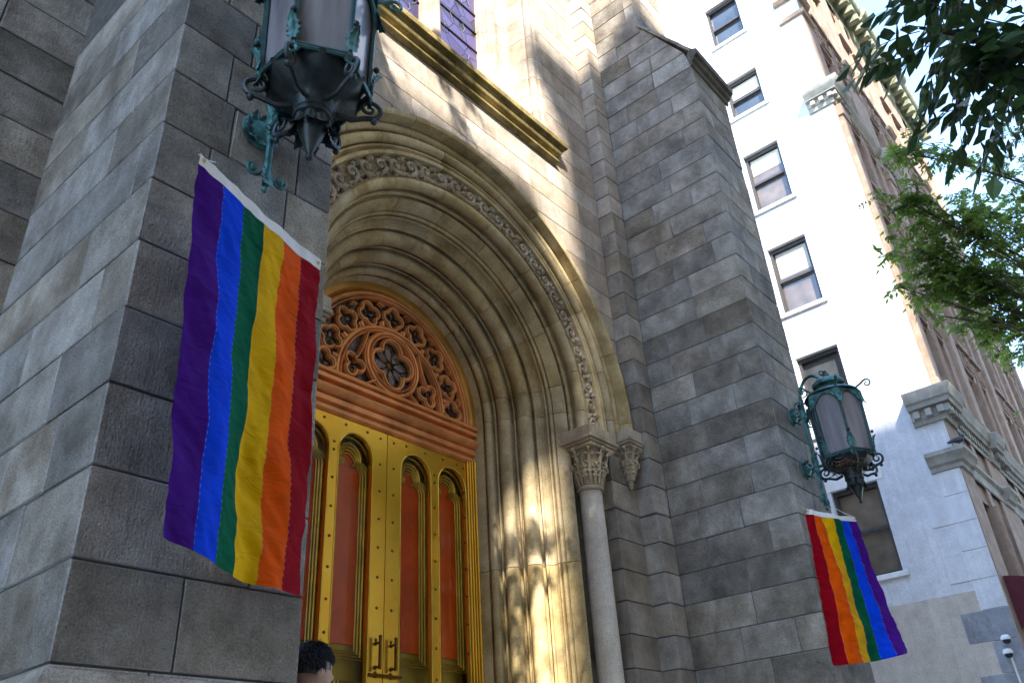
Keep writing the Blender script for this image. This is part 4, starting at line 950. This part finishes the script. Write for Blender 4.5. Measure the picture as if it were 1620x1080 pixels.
def make_lantern():
    """local: origin on the lantern axis at ring height; wall plane at y=+.45"""
    P = []
    def part(name, m, mat, parent=None, sm=45): P.append((name, m.mesh(name, mat, sm), parent))
    HX = [Vector((math.cos(R(-90+60*i)), math.sin(R(-90+60*i)), 0)) for i in range(6)]
    Rb, Rt, Hh = .245, .262, .60
    # glass panels
    for i in range(6):
        a, b_ = HX[i], HX[(i+1) % 6]; g_ = MB(); g_.grid(lambda u, v: (a*(1-u)+b_*u)*((Rb-.012)*(1-v)+(Rt-.012)*v)+Vector((0, 0, .02+v*(Hh))), 2, 4); part('glass_panel', g_, 'milky', None, 30)
    for i in range(6):
        m = MB(); m.tube([HX[i]*Rb+Vector((0, 0, 0)), HX[i]*Rt+Vector((0, 0, Hh+.02))], .014, 6); part('corner_bar', m, 'bar')
    m = MB()
    m.tube([HX[i]*(Rb+.004) for i in range(6)], .016, 6, closed=True); m.tube([HX[i]*(Rb+.012)+Vector((0, 0, -.02)) for i in range(6)], .012, 6, closed=True); part('base_ring', m, 'bar')
    # scalloped heads
    for i in range(6):
        a, b_ = HX[i]*(Rt+.006), HX[(i+1) % 6]*(Rt+.006); m = MB(); k = 12; lo = []; hi = []
        for j in range(k+1):
            u = j/k; p = a*(1-u)+b_*u; h = .13*math.sin(math.pi*u)**.8*1.0
            lo.append(p+Vector((0, 0, Hh-.10+h))); hi.append(p*.985+Vector((0, 0, Hh+.06)))
        n = k+1; m.v += [tuple(p) for p in lo]+[tuple(p) for p in hi]; m.f += [(j, j+1, n+j+1, n+j) for j in range(k)]
        m.tube(lo, .013, 6); part('arched_head', m, 'verdigris')
    # leaves at the corners
    for i in range(6):
        e = HX[i]
        m = MB(); leaf_blade(m, e*(Rb+.01)+Vector((0, 0, .015)), (0, 0, 1), e, .16, .035, .28); part('corner_leaf', m, 'verdigris')
        m = MB(); leaf_blade(m, e*(Rb+.008)+Vector((0, 0, -.005)), Vector((0, 0, -1))-e*.2, e, .085, .030, .2); part('drop_leaf', m, 'verdigris')
        m = MB(); m.sphere(tuple(e*(Rb+.035)+Vector((0, 0, .185))), .016, 4); part('bud', m, 'iron')
        m = MB(); leaf_blade(m, e*(Rt+.012)+Vector((0, 0, Hh+.03)), (0, 0, -1), e, .19, .038, .18); part('corner_leaf', m, 'verdigris')
    for i in range(6):
        e = HX[i]; m = MB()
        pth = [e*.10+Vector((0, 0, -.16)), e*.17+Vector((0, 0, -.175)), e*.23+Vector((0, 0, -.15))]+scrollpath(e*.255+Vector((0, 0, -.085)), e, .058, 1.3, -1.2, 1); m.tube(pth, [.013]*3+[.013-.006*j/22 for j in range(23)], 6)
        m.sphere(tuple(pth[3]+Vector((0, 0, -.02))), .017, 4); part('lower_scroll', m, 'iron')
        m = MB(); pth = [e*(Rt-.02)+Vector((0, 0, Hh+.07)), e*(Rt+.05)+Vector((0, 0, Hh+.10))]+scrollpath(e*(Rt+.10)+Vector((0, 0, Hh+.08)), e, .045, 1.2, 2.2, -1); m.tube(pth, [.010]*2+[.010-.005*j/22 for j in range(23)], 6); part('upper_scroll', m, 'verdigris')
    # crown
    m = MB(); m.lathe([(Rt+.01, Hh+.05), (Rt*.98, Hh+.075), (Rt*.80, Hh+.10), (.135, Hh+.13), (.125, Hh+.155)], (0, 0, 0), 24); part('roof', m, 'bar')
    m = MB()
    for i in range(12):
        a = 2*math.pi*i/12; e = Vector((math.cos(a), math.sin(a), 0)); leaf_blade(m, e*.11+Vector((0, 0, Hh+.12)), (0, 0, 1), e, .09, .032, .5)
    part('crown_leaves', m, 'verdigris')
    m = MB(); m.lathe([(.13, Hh+.16), (.155, Hh+.18), (.15, Hh+.215), (.12, Hh+.245), (.07, Hh+.265), (.03, Hh+.275), (.02, Hh+.29), (.035, Hh+.30), (.035, Hh+.312), (.015, Hh+.32), (.012, Hh+.35)], (0, 0, 0), 24, flute=lambda a, h: 1+.06*abs(math.cos(a*6))); part('dome', m, 'verdigris')
    # bottom
    m = MB(); m.lathe([(Rb+.0, -.02), (Rb*.93, -.035), (Rb*.90, -.05), (.14, -.105), (.095, -.13), (.085, -.19)], (0, 0, 0), 24, flute=lambda a, h: (math.cos(R(30))/math.cos((a-R(-60)) % R(60)-R(30))) if h > -.11 else 1); part('base_cone', m, 'iron')
    m = MB(); m.lathe([(.075, -.175), (.088, -.20), (.088, -.225), (.06, -.24), (.055, -.26), (.065, -.275), (.05, -.33), (.03, -.38), (.014, -.42), (.008, -.435)], (0, 0, 0), 20); m.sphere((0, 0, -.445), .018, 6); part('pendant', m, 'iron')
    m = MB()
    for i in range(8):
        a = 2*math.pi*i/8; e = Vector((math.cos(a), math.sin(a), 0)); leaf_blade(m, e*.068+Vector((0, 0, -.225)), Vector((0, 0, -1)), e, .11, .03, .45)
    part('pendant_leaves', m, 'iron')
    # bracket: vertical bar, arched arm over the top, two wall rosettes with arms
    yw = .45; yv = .33
    m = MB(); m.tube([(0, yv, -.40), (0, yv, -.1), (0, yv, .35), (0, yv, .62)]+[(0, yv/2+yv/2*math.cos(a), .62+.34*math.sin(a)) for a in [math.pi*i/14 for i in range(1, 14)]]+[(0, .0, .62), (0, .012, Hh+.36)][:0]+[(0, .002, .985-.02*0) if False else (0, .0, .955)], .017, 8); part('bracket_arm', m, 'verdigris')
    m = MB(); m.tube([Vector((0, .02, .955))]+[Vector(p) for p in scrollpath((0, .035, .955), (0, -1, 0), .035, 1.1, 0, -1)], .010, 6); part('arm_tip', m, 'verdigris')
    for z in (.0, .58):
        m = MB(); m.tube([(0, yw, z), (0, .26, z)], .016, 8); m.tube([(0, yv, z-.04), (0, yv, z+.04)], .028, 8); part('arm', m, 'verdigris')
        m = MB(); m.lathe([(.095, yw-.002), (.095, yw-.018), (.06, yw-.03), (.03, yw-.055), (.001, yw-.06)], (0, 0, z), 20, 'y')
        for i in range(9):
            a = 2*math.pi*i/9; e = Vector((math.cos(a), 0, math.sin(a))); leaf_blade(m, Vector((0, yw-.02, z))+e*.02, e, (0, -1, 0), .10, .034, .28)
        part('rosette', m, 'verdigris')
        m = MB(); leaf_blade(m, (0, yv-.012, z-.03), (0, 0, -1), (0, -1, 0), .15, .035, .15); leaf_blade(m, (0, yv-.012, z+.03), (0, 0, 1), (0, -1, 0), .15, .035, .15)
        for s_ in (-1, 1): leaf_blade(m, (s_*.012, yv, z), (0, 0, 1), (s_, 0, 0), .12, .03, .3)
        part('arm_leaf', m, 'verdigris')
    m = MB()
    for s_ in (-1, 1):
        m.tube([(0, yv, -.28), (s_*.03, yv, -.33)]+[Vector(p) for p in scrollpath((s_*.075, yv, -.34), (s_, 0, 0), .04, 1.2, 3.4, 1)], .008, 6)
        m.sphere((s_*.075, yv, -.34), .018, 4)
    leaf_blade(m, (0, yv-.01, -.30), (0, 0, -1), (0, -1, 0), .16, .03, .2); m.sphere((0, yv, -.43), .016, 4); part('bracket_tail', m, 'verdigris')
    m = MB()
    for z, r_ in ((.80, .05), (.46, .045)):
        m.tube([(0, yv-.01, z-.06)]+[Vector(p) for p in scrollpath((0, yv-.06, z), (0, -1, 0), r_, 1.1, 3.6, 1)], .007, 6)
    part('bracket_curl', m, 'verdigris')
    return P
LP = make_lantern()
for (x, z, lab) in ((2*PX-7.985, 4.63, 'large verdigris wall lantern above the near rainbow flag'), (7.985, 4.545, 'verdigris wall lantern with bird nest on the far buttress')):
    t = thing('wall_lantern', lab, 'lantern', 'pair of bronze wall lanterns', (x, 2.35, z))
    for (n_, me, _) in LP: link(n_, me, t)
# twig nest in the far lantern
nest = MB(); rr = random.Random(4)
for i in range(170):
    a = rr.uniform(0, 2*math.pi); r_ = rr.uniform(.06, .2); c = Vector((7.985+r_*math.cos(a), 2.35+r_*math.sin(a), 4.545-.075-.08*(.22-r_)/.2+rr.uniform(-.03, .02)))
    b_ = a+rr.choice((-1, 1))*rr.uniform(.9, 1.9); l_ = rr.uniform(.05, .14); d = Vector((math.cos(b_), math.sin(b_), rr.uniform(-.6, .25)))*l_
    nest.tube([c-d*.5, c+Vector((0, 0, .01)), c+d*.5], .0035, 4, False)
tag(nest.build('bird_nest', 'twig'), 'untidy brown twig nest lodged under the far lantern', 'nest')

# ------------------------------------------------------------------ flags
def make_flag(name, lab, tl, tr_, bl_, br_, order, outw, amp, seed, gather=None):
    """tl,tr: header ends (left and right in the picture), bl,br: bottom corners; outw: direction away from the wall"""
    t = thing(name, lab, 'flag', 'rainbow flags on the buttresses', tuple(tr_))
    off = -Vector(tr_)
    tl, tr_, bl_, br_, outw = map(Vector, (tl, tr_, bl_, br_, outw)); rr = random.Random(seed); ph = [rr.uniform(0, 6.28) for _ in range(8)]
    def S(u, v):
        gu = gather(u, v) if gather else u
        top = tl.lerp(tr_, gu)+Vector((0, 0, -.012*math.sin(math.pi*gu))); bot = bl_.lerp(br_, gu)+Vector((0, 0, -.02*math.sin(math.pi*u)))
        p = top.lerp(bot, v)
        g_ = min(1, v*1.6+.12)
        w_ = amp*(g_*(.55*math.sin(u*7.2+ph[0]+1.1*v)+.35*math.sin(u*13+ph[1]-2.0*v)) + .16*math.sin(u*9+v*16+ph[2])*(.4+v*.4)+.12*math.sin(-u*12+v*23+ph[3])*.8)
        q = Vector((u*5, v*6, seed)); w_ += amp*.35*noise.noise(q)+amp*.20*noise.noise(Vector((u*9+v*7, v*13-u*5, seed+3)))
        # tight diagonal wrinkles
        r_ = noise.noise(Vector((u*4.5+v*6, v*16-u*7, seed+9))); w_ += amp*.16*(1-abs(r_)*2.2)
        return p+outw*w_+off
    for k, cn in enumerate(order):
        m = MB(); u0_, u1_ = k/6, (k+1)/6; m.grid(lambda a, b_: S(u0_+(u1_-u0_)*a, .03+.97*b_), 14, 96); o = m.build('stripe', 'flag_'+cn, t, 180); o['label'] = cn+' stripe'
        sm = MB()
        if k:
            nseg = 110
            for i in range(nseg):
                if i % 2: continue
                a, b_ = S(u0_+.004, .035+.96*i/nseg), S(u0_+.004, .035+.96*(i+.8)/nseg); sm.tube([a+outw*.0005, b_+outw*.0005], .0004, 3, False)
            s_ = sm.build('seam_stitching', 'cord', o); s_['kind'] = 'stuff'
    m = MB(); m.grid(lambda a, b_: S(a, -.004+.036*b_)+outw*.002, 60, 3); m.build('header_tape', 'header', t, 180)
    for u in (.025, .975):
        c = S(u, .012)+outw*.004; e = MB(); e.tube([c+(tr_-tl).normalized()*.009*math.cos(a)+Vector((0, 0, .009*math.sin(a))) for a in [2*math.pi*i/12 for i in range(12)]], .003, 6, closed=True); e.build('grommet', 'brass', t, 50)
    return t, S
lf, SL = make_flag('rainbow_flag', 'large rainbow flag with purple stripe leftmost, below the near lantern', (1.168, 2.50, 4.02), (1.962, 2.75, 4.02), (1.255, 2.48, 2.462), (1.985, 2.76, 2.435),
          ['purple', 'blue', 'green', 'yellow', 'orange', 'red'], Vector((.3, -.95, 0)), .036, 2)
def gath(u, v):
    s_ = max(0, 1-v/.40)   # orange folded behind near the header
    return u-.075*s_*math.exp(-((u-.25)/.16)**2)
rf_, SR = make_flag('rainbow_flag', 'small distant rainbow flag with red stripe leftmost, hung on the far buttress', (7.70, 2.775, 4.075), (8.16, 2.50, 4.02), (7.47, 2.785, 2.655), (8.42, 2.45, 2.79),
          ['red', 'orange', 'yellow', 'green', 'blue', 'purple'], Vector((-.35, -.93, 0)), .045, 6, gath)
for t, pts in ((lf, [((1.168, 2.5, 4.02), (1.33, 2.68, 4.20)), ((1.962, 2.75, 4.02), (1.99, 2.80, 4.06))]), (rf_, [((7.70, 2.775, 4.07), (7.63, 2.80, 4.10)), ((8.16, 2.5, 4.02), (7.985, 2.68, 4.18))])):
    for a, b_ in pts:
        q = MB(); a, b_ = Vector(a)-t.location, Vector(b_)-t.location; mid = (a+b_)/2+Vector((0, 0, -.01)); q.tube([a, mid, b_], .0035, 5); q.build('cord', 'cord', t)

# ------------------------------------------------------------------ person on the steps
def person():
    bx, by, bz = 2.735, 3.90, .68
    t = thing('person', 'person with short black hair passing behind the near buttress', 'person', None, (bx, by, bz))
    def rm(m, name, mat, parent, vox=.014, sm=True):
        o = link(name, m.mesh(name, mat, 180), parent); md = o.modifiers.new('remesh', 'REMESH'); md.mode = 'VOXEL'; md.voxel_size = vox; md.use_smooth_shade = True
        sm_ = o.modifiers.new('smooth', 'SMOOTH'); sm_.iterations = 4; sm_.factor = .5; return o
    # local frame: faces +X
    b = MB(); H = 1.76
    b.tube([(0, 0, 1.36), (.0, 0, 1.50), (.025, 0, 1.57)], [.075, .058, .055], 12)
    b.sphere((.03, 0, 1.655), .095, 9, (1.02, .80, 1.18)); b.sphere((.065, 0, 1.60), .065, 8, (.95, .82, .95))       # skull, jaw
    b.tube([(.118, 0, 1.655), (.142, 0, 1.622), (.118, 0, 1.612)], [.011, .016, .012], 8)                           # nose
    b.tube([(.118, -.022, 1.588), (.123, 0, 1.588), (.118, .022, 1.588)], .009, 6); b.sphere((.105, 0, 1.553), .028, 6)  # lips, chin
    for s_ in (-1, 1):
        b.sphere((.022, s_*.077, 1.635), .024, 6, (.7, .35, 1.25)); b.sphere((.108, s_*.032, 1.672), .018, 5, (.6, 1.2, .5))   # ears, brows
    b.sphere((0, 0, 1.25), .17, 8, (.68, 1.02, 1.15)); b.sphere((0, 0, 1.02), .155, 8, (.68, 1.0, 1.05))
    for s_ in (-1, 1):
        b.tube([(0, s_*.13, 1.40), (-.01, s_*.20, 1.36), (-.02, s_*.235, 1.10), (.03, s_*.24, .93), (.10, s_*.235, .84)], [.05, .055, .042, .034, .026], 10)
        b.tube([(.10, s_*.235, .84), (.13, s_*.232, .79), (.14, s_*.23, .76)], [.026, .030, .028], 8)
        for k in range(4): b.tube([(.135, s_*.23+(k-1.5)*.014, .765), (.15, s_*.23+(k-1.5)*.015, .72), (.142, s_*.23+(k-1.5)*.014, .685+.01*abs(k-1.5))], [.0095, .009, .0075], 6)
        b.tube([(.125, s_*.21, .79), (.15, s_*.19, .765), (.155, s_*.185, .735)], [.011, .010, .008], 6)
        b.tube([(0, s_*.085, .95), (.01, s_*.095, .5), (-.02, s_*.10, .10)], [.09, .058, .04], 10); b.tube([(-.05, s_*.10, .045), (.06, s_*.105, .04), (.16, s_*.11, .03)], [.042, .042, .03], 8)
    body = rm(b, 'body', 'skin', t, .011)
    sh = MB(); sh.sphere((0, 0, 1.27), .185, 9, (.72, 1.04, 1.12)); sh.sphere((0, 0, 1.05), .17, 9, (.74, 1.02, 1.05)); sh.tube([(0, 0, 1.40), (.0, 0, 1.475)], [.10, .07], 12)
    for s_ in (-1, 1): sh.tube([(0, s_*.12, 1.40), (-.01, s_*.20, 1.365), (-.02, s_*.235, 1.13)], [.07, .07, .062], 10)
    rm(sh, 'shirt', 'shirt', t, .016)
    tr_ = MB(); tr_.sphere((0, 0, .95), .165, 9, (.76, 1.03, .75))
    for s_ in (-1, 1): tr_.tube([(0, s_*.085, .93), (.01, s_*.095, .5), (-.02, s_*.10, .07)], [.102, .075, .062], 12)
    rm(tr_, 'trousers', 'trousers', t, .018)
    for s_ in (-1, 1):
        f = MB(); f.tube([(-.08, s_*.10, .05), (0, s_*.10, .055), (.10, s_*.105, .045), (.19, s_*.11, .035)], [.04, .052, .048, .03], 10); f.build('shoe', 'shoe', t, 60)
    # hair: cap over the skull plus many short strands
    hr = MB(); rr = random.Random(11)
    c0 = Vector((.018, 0, 1.672))
    hcap = MB(); hcap.grid(lambda u, v: c0+Vector((math.cos(u*2*math.pi)*.104*math.sin(v*1.75+.001), math.sin(u*2*math.pi)*.084*math.sin(v*1.75+.001), .112*math.cos(v*1.75)-(.035 if math.cos(u*2*math.pi) < -.1 else 0)*v)), 30, 10)
    hcap.build('hair', 'hair', t, 180)
    for i in range(2600):
        a = rr.uniform(0, 2*math.pi); v = math.acos(1-rr.random()*(1.12 if math.cos(a) < .3 else .62))
        nrm = Vector((math.cos(a)*math.sin(v), math.sin(a)*math.sin(v), math.cos(v))); p = c0+Vector((nrm.x*.102, nrm.y*.082, nrm.z*.110))
        d = (Vector((math.cos(a)*math.cos(v), math.sin(a)*math.cos(v), -math.sin(v)))+Vector((rr.gauss(.25, .3), rr.gauss(0, .3), rr.gauss(0, .3)))+nrm*.22).normalized(); l_ = rr.uniform(.02, .04)
        hr.tube([p, p+d*l_*.6+nrm*.003, p+d*l_+Vector((0, 0, -.004))], [.0022, .0019, .0006], 3, False)
    hs = hr.build('hair_strands', 'hair', t, 180); hs['kind'] = 'stuff'
    t.rotation_euler = (0, R(5), R(-10)); t.scale = (1.05, 1.05, 1.05); return t
person()

# ------------------------------------------------------------------ trees
def ray(px, py, d):
    v = rt*((px-810)/FPX)-up*((py-540)/FPX)+fw; return Vector((0, 0, 1.6))+v.normalized()*d
def leaflet(m, p, d, nrm, ln, wd):
    s_ = d.cross(nrm); k = len(m.v)
    m.v += [tuple(p), tuple(p+d*ln*.35+s_*wd-nrm*wd*.25), tuple(p+d*ln*.4), tuple(p+d*ln*.35-s_*wd-nrm*wd*.25), tuple(p+d*ln-nrm*ln*.10), tuple(p+d*ln*.72+s_*wd*.62-nrm*wd*.3), tuple(p+d*ln*.72-s_*wd*.62-nrm*wd*.3)]
    m.f += [(k, k+2, k+1), (k, k+3, k+2), (k+1, k+2, k+4, k+5), (k+3, k+6, k+4, k+2)]
def compound(m, tw, rr, p, d, ln, npair, ll, lw):
    """pinnate leaf: rachis with pairs of leaflets"""
    d = d.normalized(); side = d.cross(Vector((0, 0, 1)))
    side = side.normalized() if side.length > .05 else Vector((1, 0, 0))
    pts = []
    for i in range(7):
        t = i/6; pts.append(p+d*ln*t+Vector((0, 0, -.35*ln*t*t)))
    tw.tube(pts, [.0035*(1-.6*i/6) for i in range(7)], 4, False)
    for i in range(npair):
        t = .15+.8*i/npair; q = p+d*ln*t+Vector((0, 0, -.35*ln*t*t)); dr = (d+Vector((0, 0, -.7*t))).normalized()
        for s_ in (-1, 1):
            dd = (side*s_+dr*.45+Vector((0, 0, -.35+rr.uniform(-.25, .2)))+Vector((rr.uniform(-.2, .2), rr.uniform(-.2, .2), 0))).normalized()
            nr = (dr.cross(side*s_)*(s_) + Vector((rr.uniform(-.5, .5), rr.uniform(-.5, .5), .6))); nr = (nr-dd*nr.dot(dd)).normalized()
            leaflet(m, q, dd, nr, ll*rr.uniform(.8, 1.15), lw*rr.uniform(.85, 1.1))
    e = pts[-1]; nr = Vector((rr.uniform(-.3, .3), rr.uniform(-.3, .3), 1)); dd = (d+Vector((0, 0, -.7))).normalized(); nr = (nr-dd*nr.dot(dd)).normalized(); leaflet(m, e, dd, nr, ll*1.1, lw)
def bezier(a, b_, c, d, n):
    return [a*(1-t)**3+b_*3*t*(1-t)**2+c*3*t*t*(1-t)+d*t**3 for t in [i/n for i in range(n+1)]]
def make_tree(lab, base, crown_top, clusters, ll, lw, ln, npair, per, lmat, seed, group='street trees', sprays=()):
    """clusters: (centre, radius, number of leaves)"""
    rr = random.Random(seed); t = thing('street_tree', lab, 'tree', group, tuple(base)); off = Vector(base)
    top = Vector(crown_top); tk = MB(); mid = off.lerp(top, .5)+Vector((.15, -.1, 0))
    pth = bezier(off+Vector((0, 0, -.1)), off.lerp(mid, .5), mid, top, 12); tk.tube([p-off for p in pth], [.17*(1-.75*i/12) for i in range(13)], 10); tk.build('trunk', 'bark', t, 60)
    lm, tw, lb = MB(), MB(), MB()
    for (c, r_, cnt) in clusters:
        c = Vector(c); s = pth[rr.randrange(6, 12)]; q = bezier(s, s.lerp(c, .35)+Vector((0, 0, .5)), s.lerp(c, .75)+Vector((0, 0, .35)), c, 10)
        lb.tube([p-off for p in q], [.016*(1-.8*i/10)+.003 for i in range(11)], 6)
        hd = (c-s).normalized()
        ntw = max(2, cnt//7)
        tips = []
        for k in range(ntw):
            v = Vector((rr.gauss(0, 1), rr.gauss(0, 1), rr.gauss(0, .8))); v = v.normalized()*r_*rr.random()**.45
            e = c+v; st = q[rr.randrange(5, 10)]; b_ = bezier(st, st.lerp(e, .4)+Vector((0, 0, .06)), st.lerp(e, .8)+Vector((0, 0, .05)), e, 6); tw.tube([p-off for p in b_], [.008*(1-.7*i/6) for i in range(7)], 4, False)
            tips.append((b_, hd))
        for k in range(cnt):
            b_, _ = tips[k % ntw]; p = b_[rr.randrange(2, 7)]
            d = Vector((rr.gauss(0, 1), rr.gauss(0, 1), rr.gauss(-.1, .45)))+(c-s).normalized()*.6
            compound(lm, tw, rr, p-off, d, ln*rr.uniform(.75, 1.2), npair, ll, lw)
    for (a, b_) in sprays: compound(lm, tw, rr, a-off, b_-a, (b_-a).length, npair+1, ll*1.1, lw*1.1)
    lb.build('limbs', 'bark', t, 60); tw.build('twigs', 'bark', t, 60)
    cr = lm.build('crown', lmat, t); cr['kind'] = 'stuff'
    return t
near = [(ray(1455, 45, 4.4), .12, 2), (ray(1510, 15, 4.6), .22, 5), (ray(1560, 35, 4.5), .24, 8), (ray(1600, 95, 4.5), .22, 9), (ray(1550, 110, 4.4), .18, 7), (ray(1615, 170, 4.6), .16, 7),
        (ray(1690, 40, 4.7), .35, 20), (ray(1730, 130, 4.9), .3, 12), (ray(1440, -50, 4.8), .2, 4), (ray(1600, -70, 4.8), .45, 20)]
make_tree('dark leafy tree overhanging the top right corner, nearest the camera', (5.6, -1.75, 0), (5.3, -1.2, 6.8), near, .100, .033, .28, 5, 8, 'leaf_near', 21,
    sprays=[(ray(a, b_, d), ray(c, e, d*.97)) for a, b_, c, e, d in ((1455, 50, 1335, 75, 4.3), (1440, 90, 1345, 100, 4.2), (1480, 5, 1375, 0, 4.4), (1500, 45, 1400, 105, 4.3), (1500, 130, 1435, 190, 4.3), (1545, 165, 1455, 175, 4.4), (1565, 175, 1495, 235, 4.3), (1545, 60, 1455, 95, 4.4), (1590, 195, 1535, 255, 4.4), (1520, 95, 1450, 140, 4.2), (1530, 10, 1440, 40, 4.5), (1600, 150, 1560, 250, 4.3), (1560, 100, 1500, 170, 4.5))])
far = [(ray(1440, 245, 9.6), .26, 60), (ray(1425, 315, 9.8), .28, 80), (ray(1440, 390, 10), .34, 130), (ray(1490, 350, 10), .34, 110), (ray(1480, 440, 10), .30, 100), (ray(1520, 460, 10.2), .32, 100), (ray(1550, 520, 10.6), .30, 80), (ray(1560, 430, 11), .40, 100), (ray(1425, 455, 9.8), .14, 18),
       (ray(1545, 330, 11), .45, 70), (ray(1600, 280, 11.5), .5, 50), (ray(1490, 500, 10), .16, 20), (ray(1600, 510, 11), .35, 60), (ray(1680, 380, 11.5), 1.0, 120), (ray(1700, 550, 11.5), .9, 90)]
make_tree('bright green tree in front of the apartment house cornice', (11.2, -1.75, 0), (11.0, -1.0, 8.2), far, .070, .017, .17, 4, 8, 'leaf_far', 33)
far2 = [(ray(1590, 300, 17), .9, 60), (ray(1560, 400, 18), .8, 60), (ray(1620, 420, 18), 1.0, 60), (ray(1610, 200, 17.5), .9, 50), (ray(1600, 540, 19), .6, 36), (ray(1680, 300, 18), 1.4, 60)]
make_tree('small-leaved tree against the blue sky, farthest down the street', (18.5, -1.75, 0), (18.2, -1.2, 10.5), far2, .085, .019, .24, 5, 8, 'leaf_far', 44)
# unseen tree added above the view; its crown dapples the sun on the facade
over = []; rr = random.Random(5)
def lit(u, v):  # facade areas the added crown leaves open to the sun
    if v > 10.6: return True
    if 3.5 < u < 6.7 and 8.75-(.45+.42*(u-3.5)) < v < 8.85: return True
    if 6.2 < u < 7.2 and 6.2 < v < 8.3: return True
    if 5.5 < u < 6.7 and 9.3 < v: return True
    return 5.0 < u < 6.3 and 1.4 < v < 6.0
for i in range(150):
    u, v, s_ = rr.uniform(3.0, 7.7), rr.uniform(1.5, 12.0), rr.uniform(7, 11.5); q = rr.uniform(.32, .6)
    if any(lit(u+a*q*.8, v+b_*q*.8) for a in (-1, 0, 1) for b_ in (-1, 0, 1)): continue
    over.append((Vector((u, YF, v))-SD*s_, q, 20))
for i in range(26): over.append((Vector((rr.uniform(-2.2, 1.6), rr.uniform(-1.6, 1.2), rr.uniform(7.6, 9.5))), .7, 22))  # extra leaf clusters overhead, added to darken the near buttress
make_tree('unseen leafy tree added above the camera to dapple the sunlight', (-1.2, -1.9, 0), (-.8, -1.6, 12.5), over, .11, .026, .30, 6, 8, 'leaf_far', 55)

# ------------------------------------------------------------------ buildings across the street (unseen; placed and sized to shade the church and street front)
def block(lab, x0, x1, y0, y1, h, shade_panels=()):
    t = thing('shade_block', lab, 'building', 'unseen shade blocks across the street'); b = MB(); b.box(x0, x1, y0, y1, 0, h); b.box(x0-.3, x1+.3, y0-.3, y1+.3, h-.9, h-.3); b.build('wall', 'tan', t)
    for (a, b_, c_, d) in shade_panels:
        q = MB(); q.box(a, b_, y1-.15, y1-.02, c_, d); q.build('shade_panel', 'tan', t)  # added panels that mask the sun down to chosen patches on the facade
    me = MB(); me.cham(0, 1.3, -.05, .1, 0, 1.9, .01); me = me.mesh('window', 'pane'); x = x0+1.2
    while x < x1-2:
        z = 4
        while z < h-3: link('window', me, t, Matrix.Translation((x, y1, z))); z += 3.4
        x += 3.2
block('unseen tan block across the street to the far left, added for shade', -48, -22.8, -22, -16, 50)
block('unseen tan block directly across the street behind the camera, added for shade', -13.72, -4.3, -40, -16, 36.6)
block('unseen lower tan block between two taller ones, added with shade panels on top', -22.6, -13.9, -22, -16, 25.5, ((-17.8, -15.22, 25.5, 33.85), (-14.42, -13.9, 25.5, 32.8), (-15.22, -14.42, 31.3, 33.85)))
block('unseen long tan block across the street to the right, added for shade', -1.2, 40, -40, -16, 46)
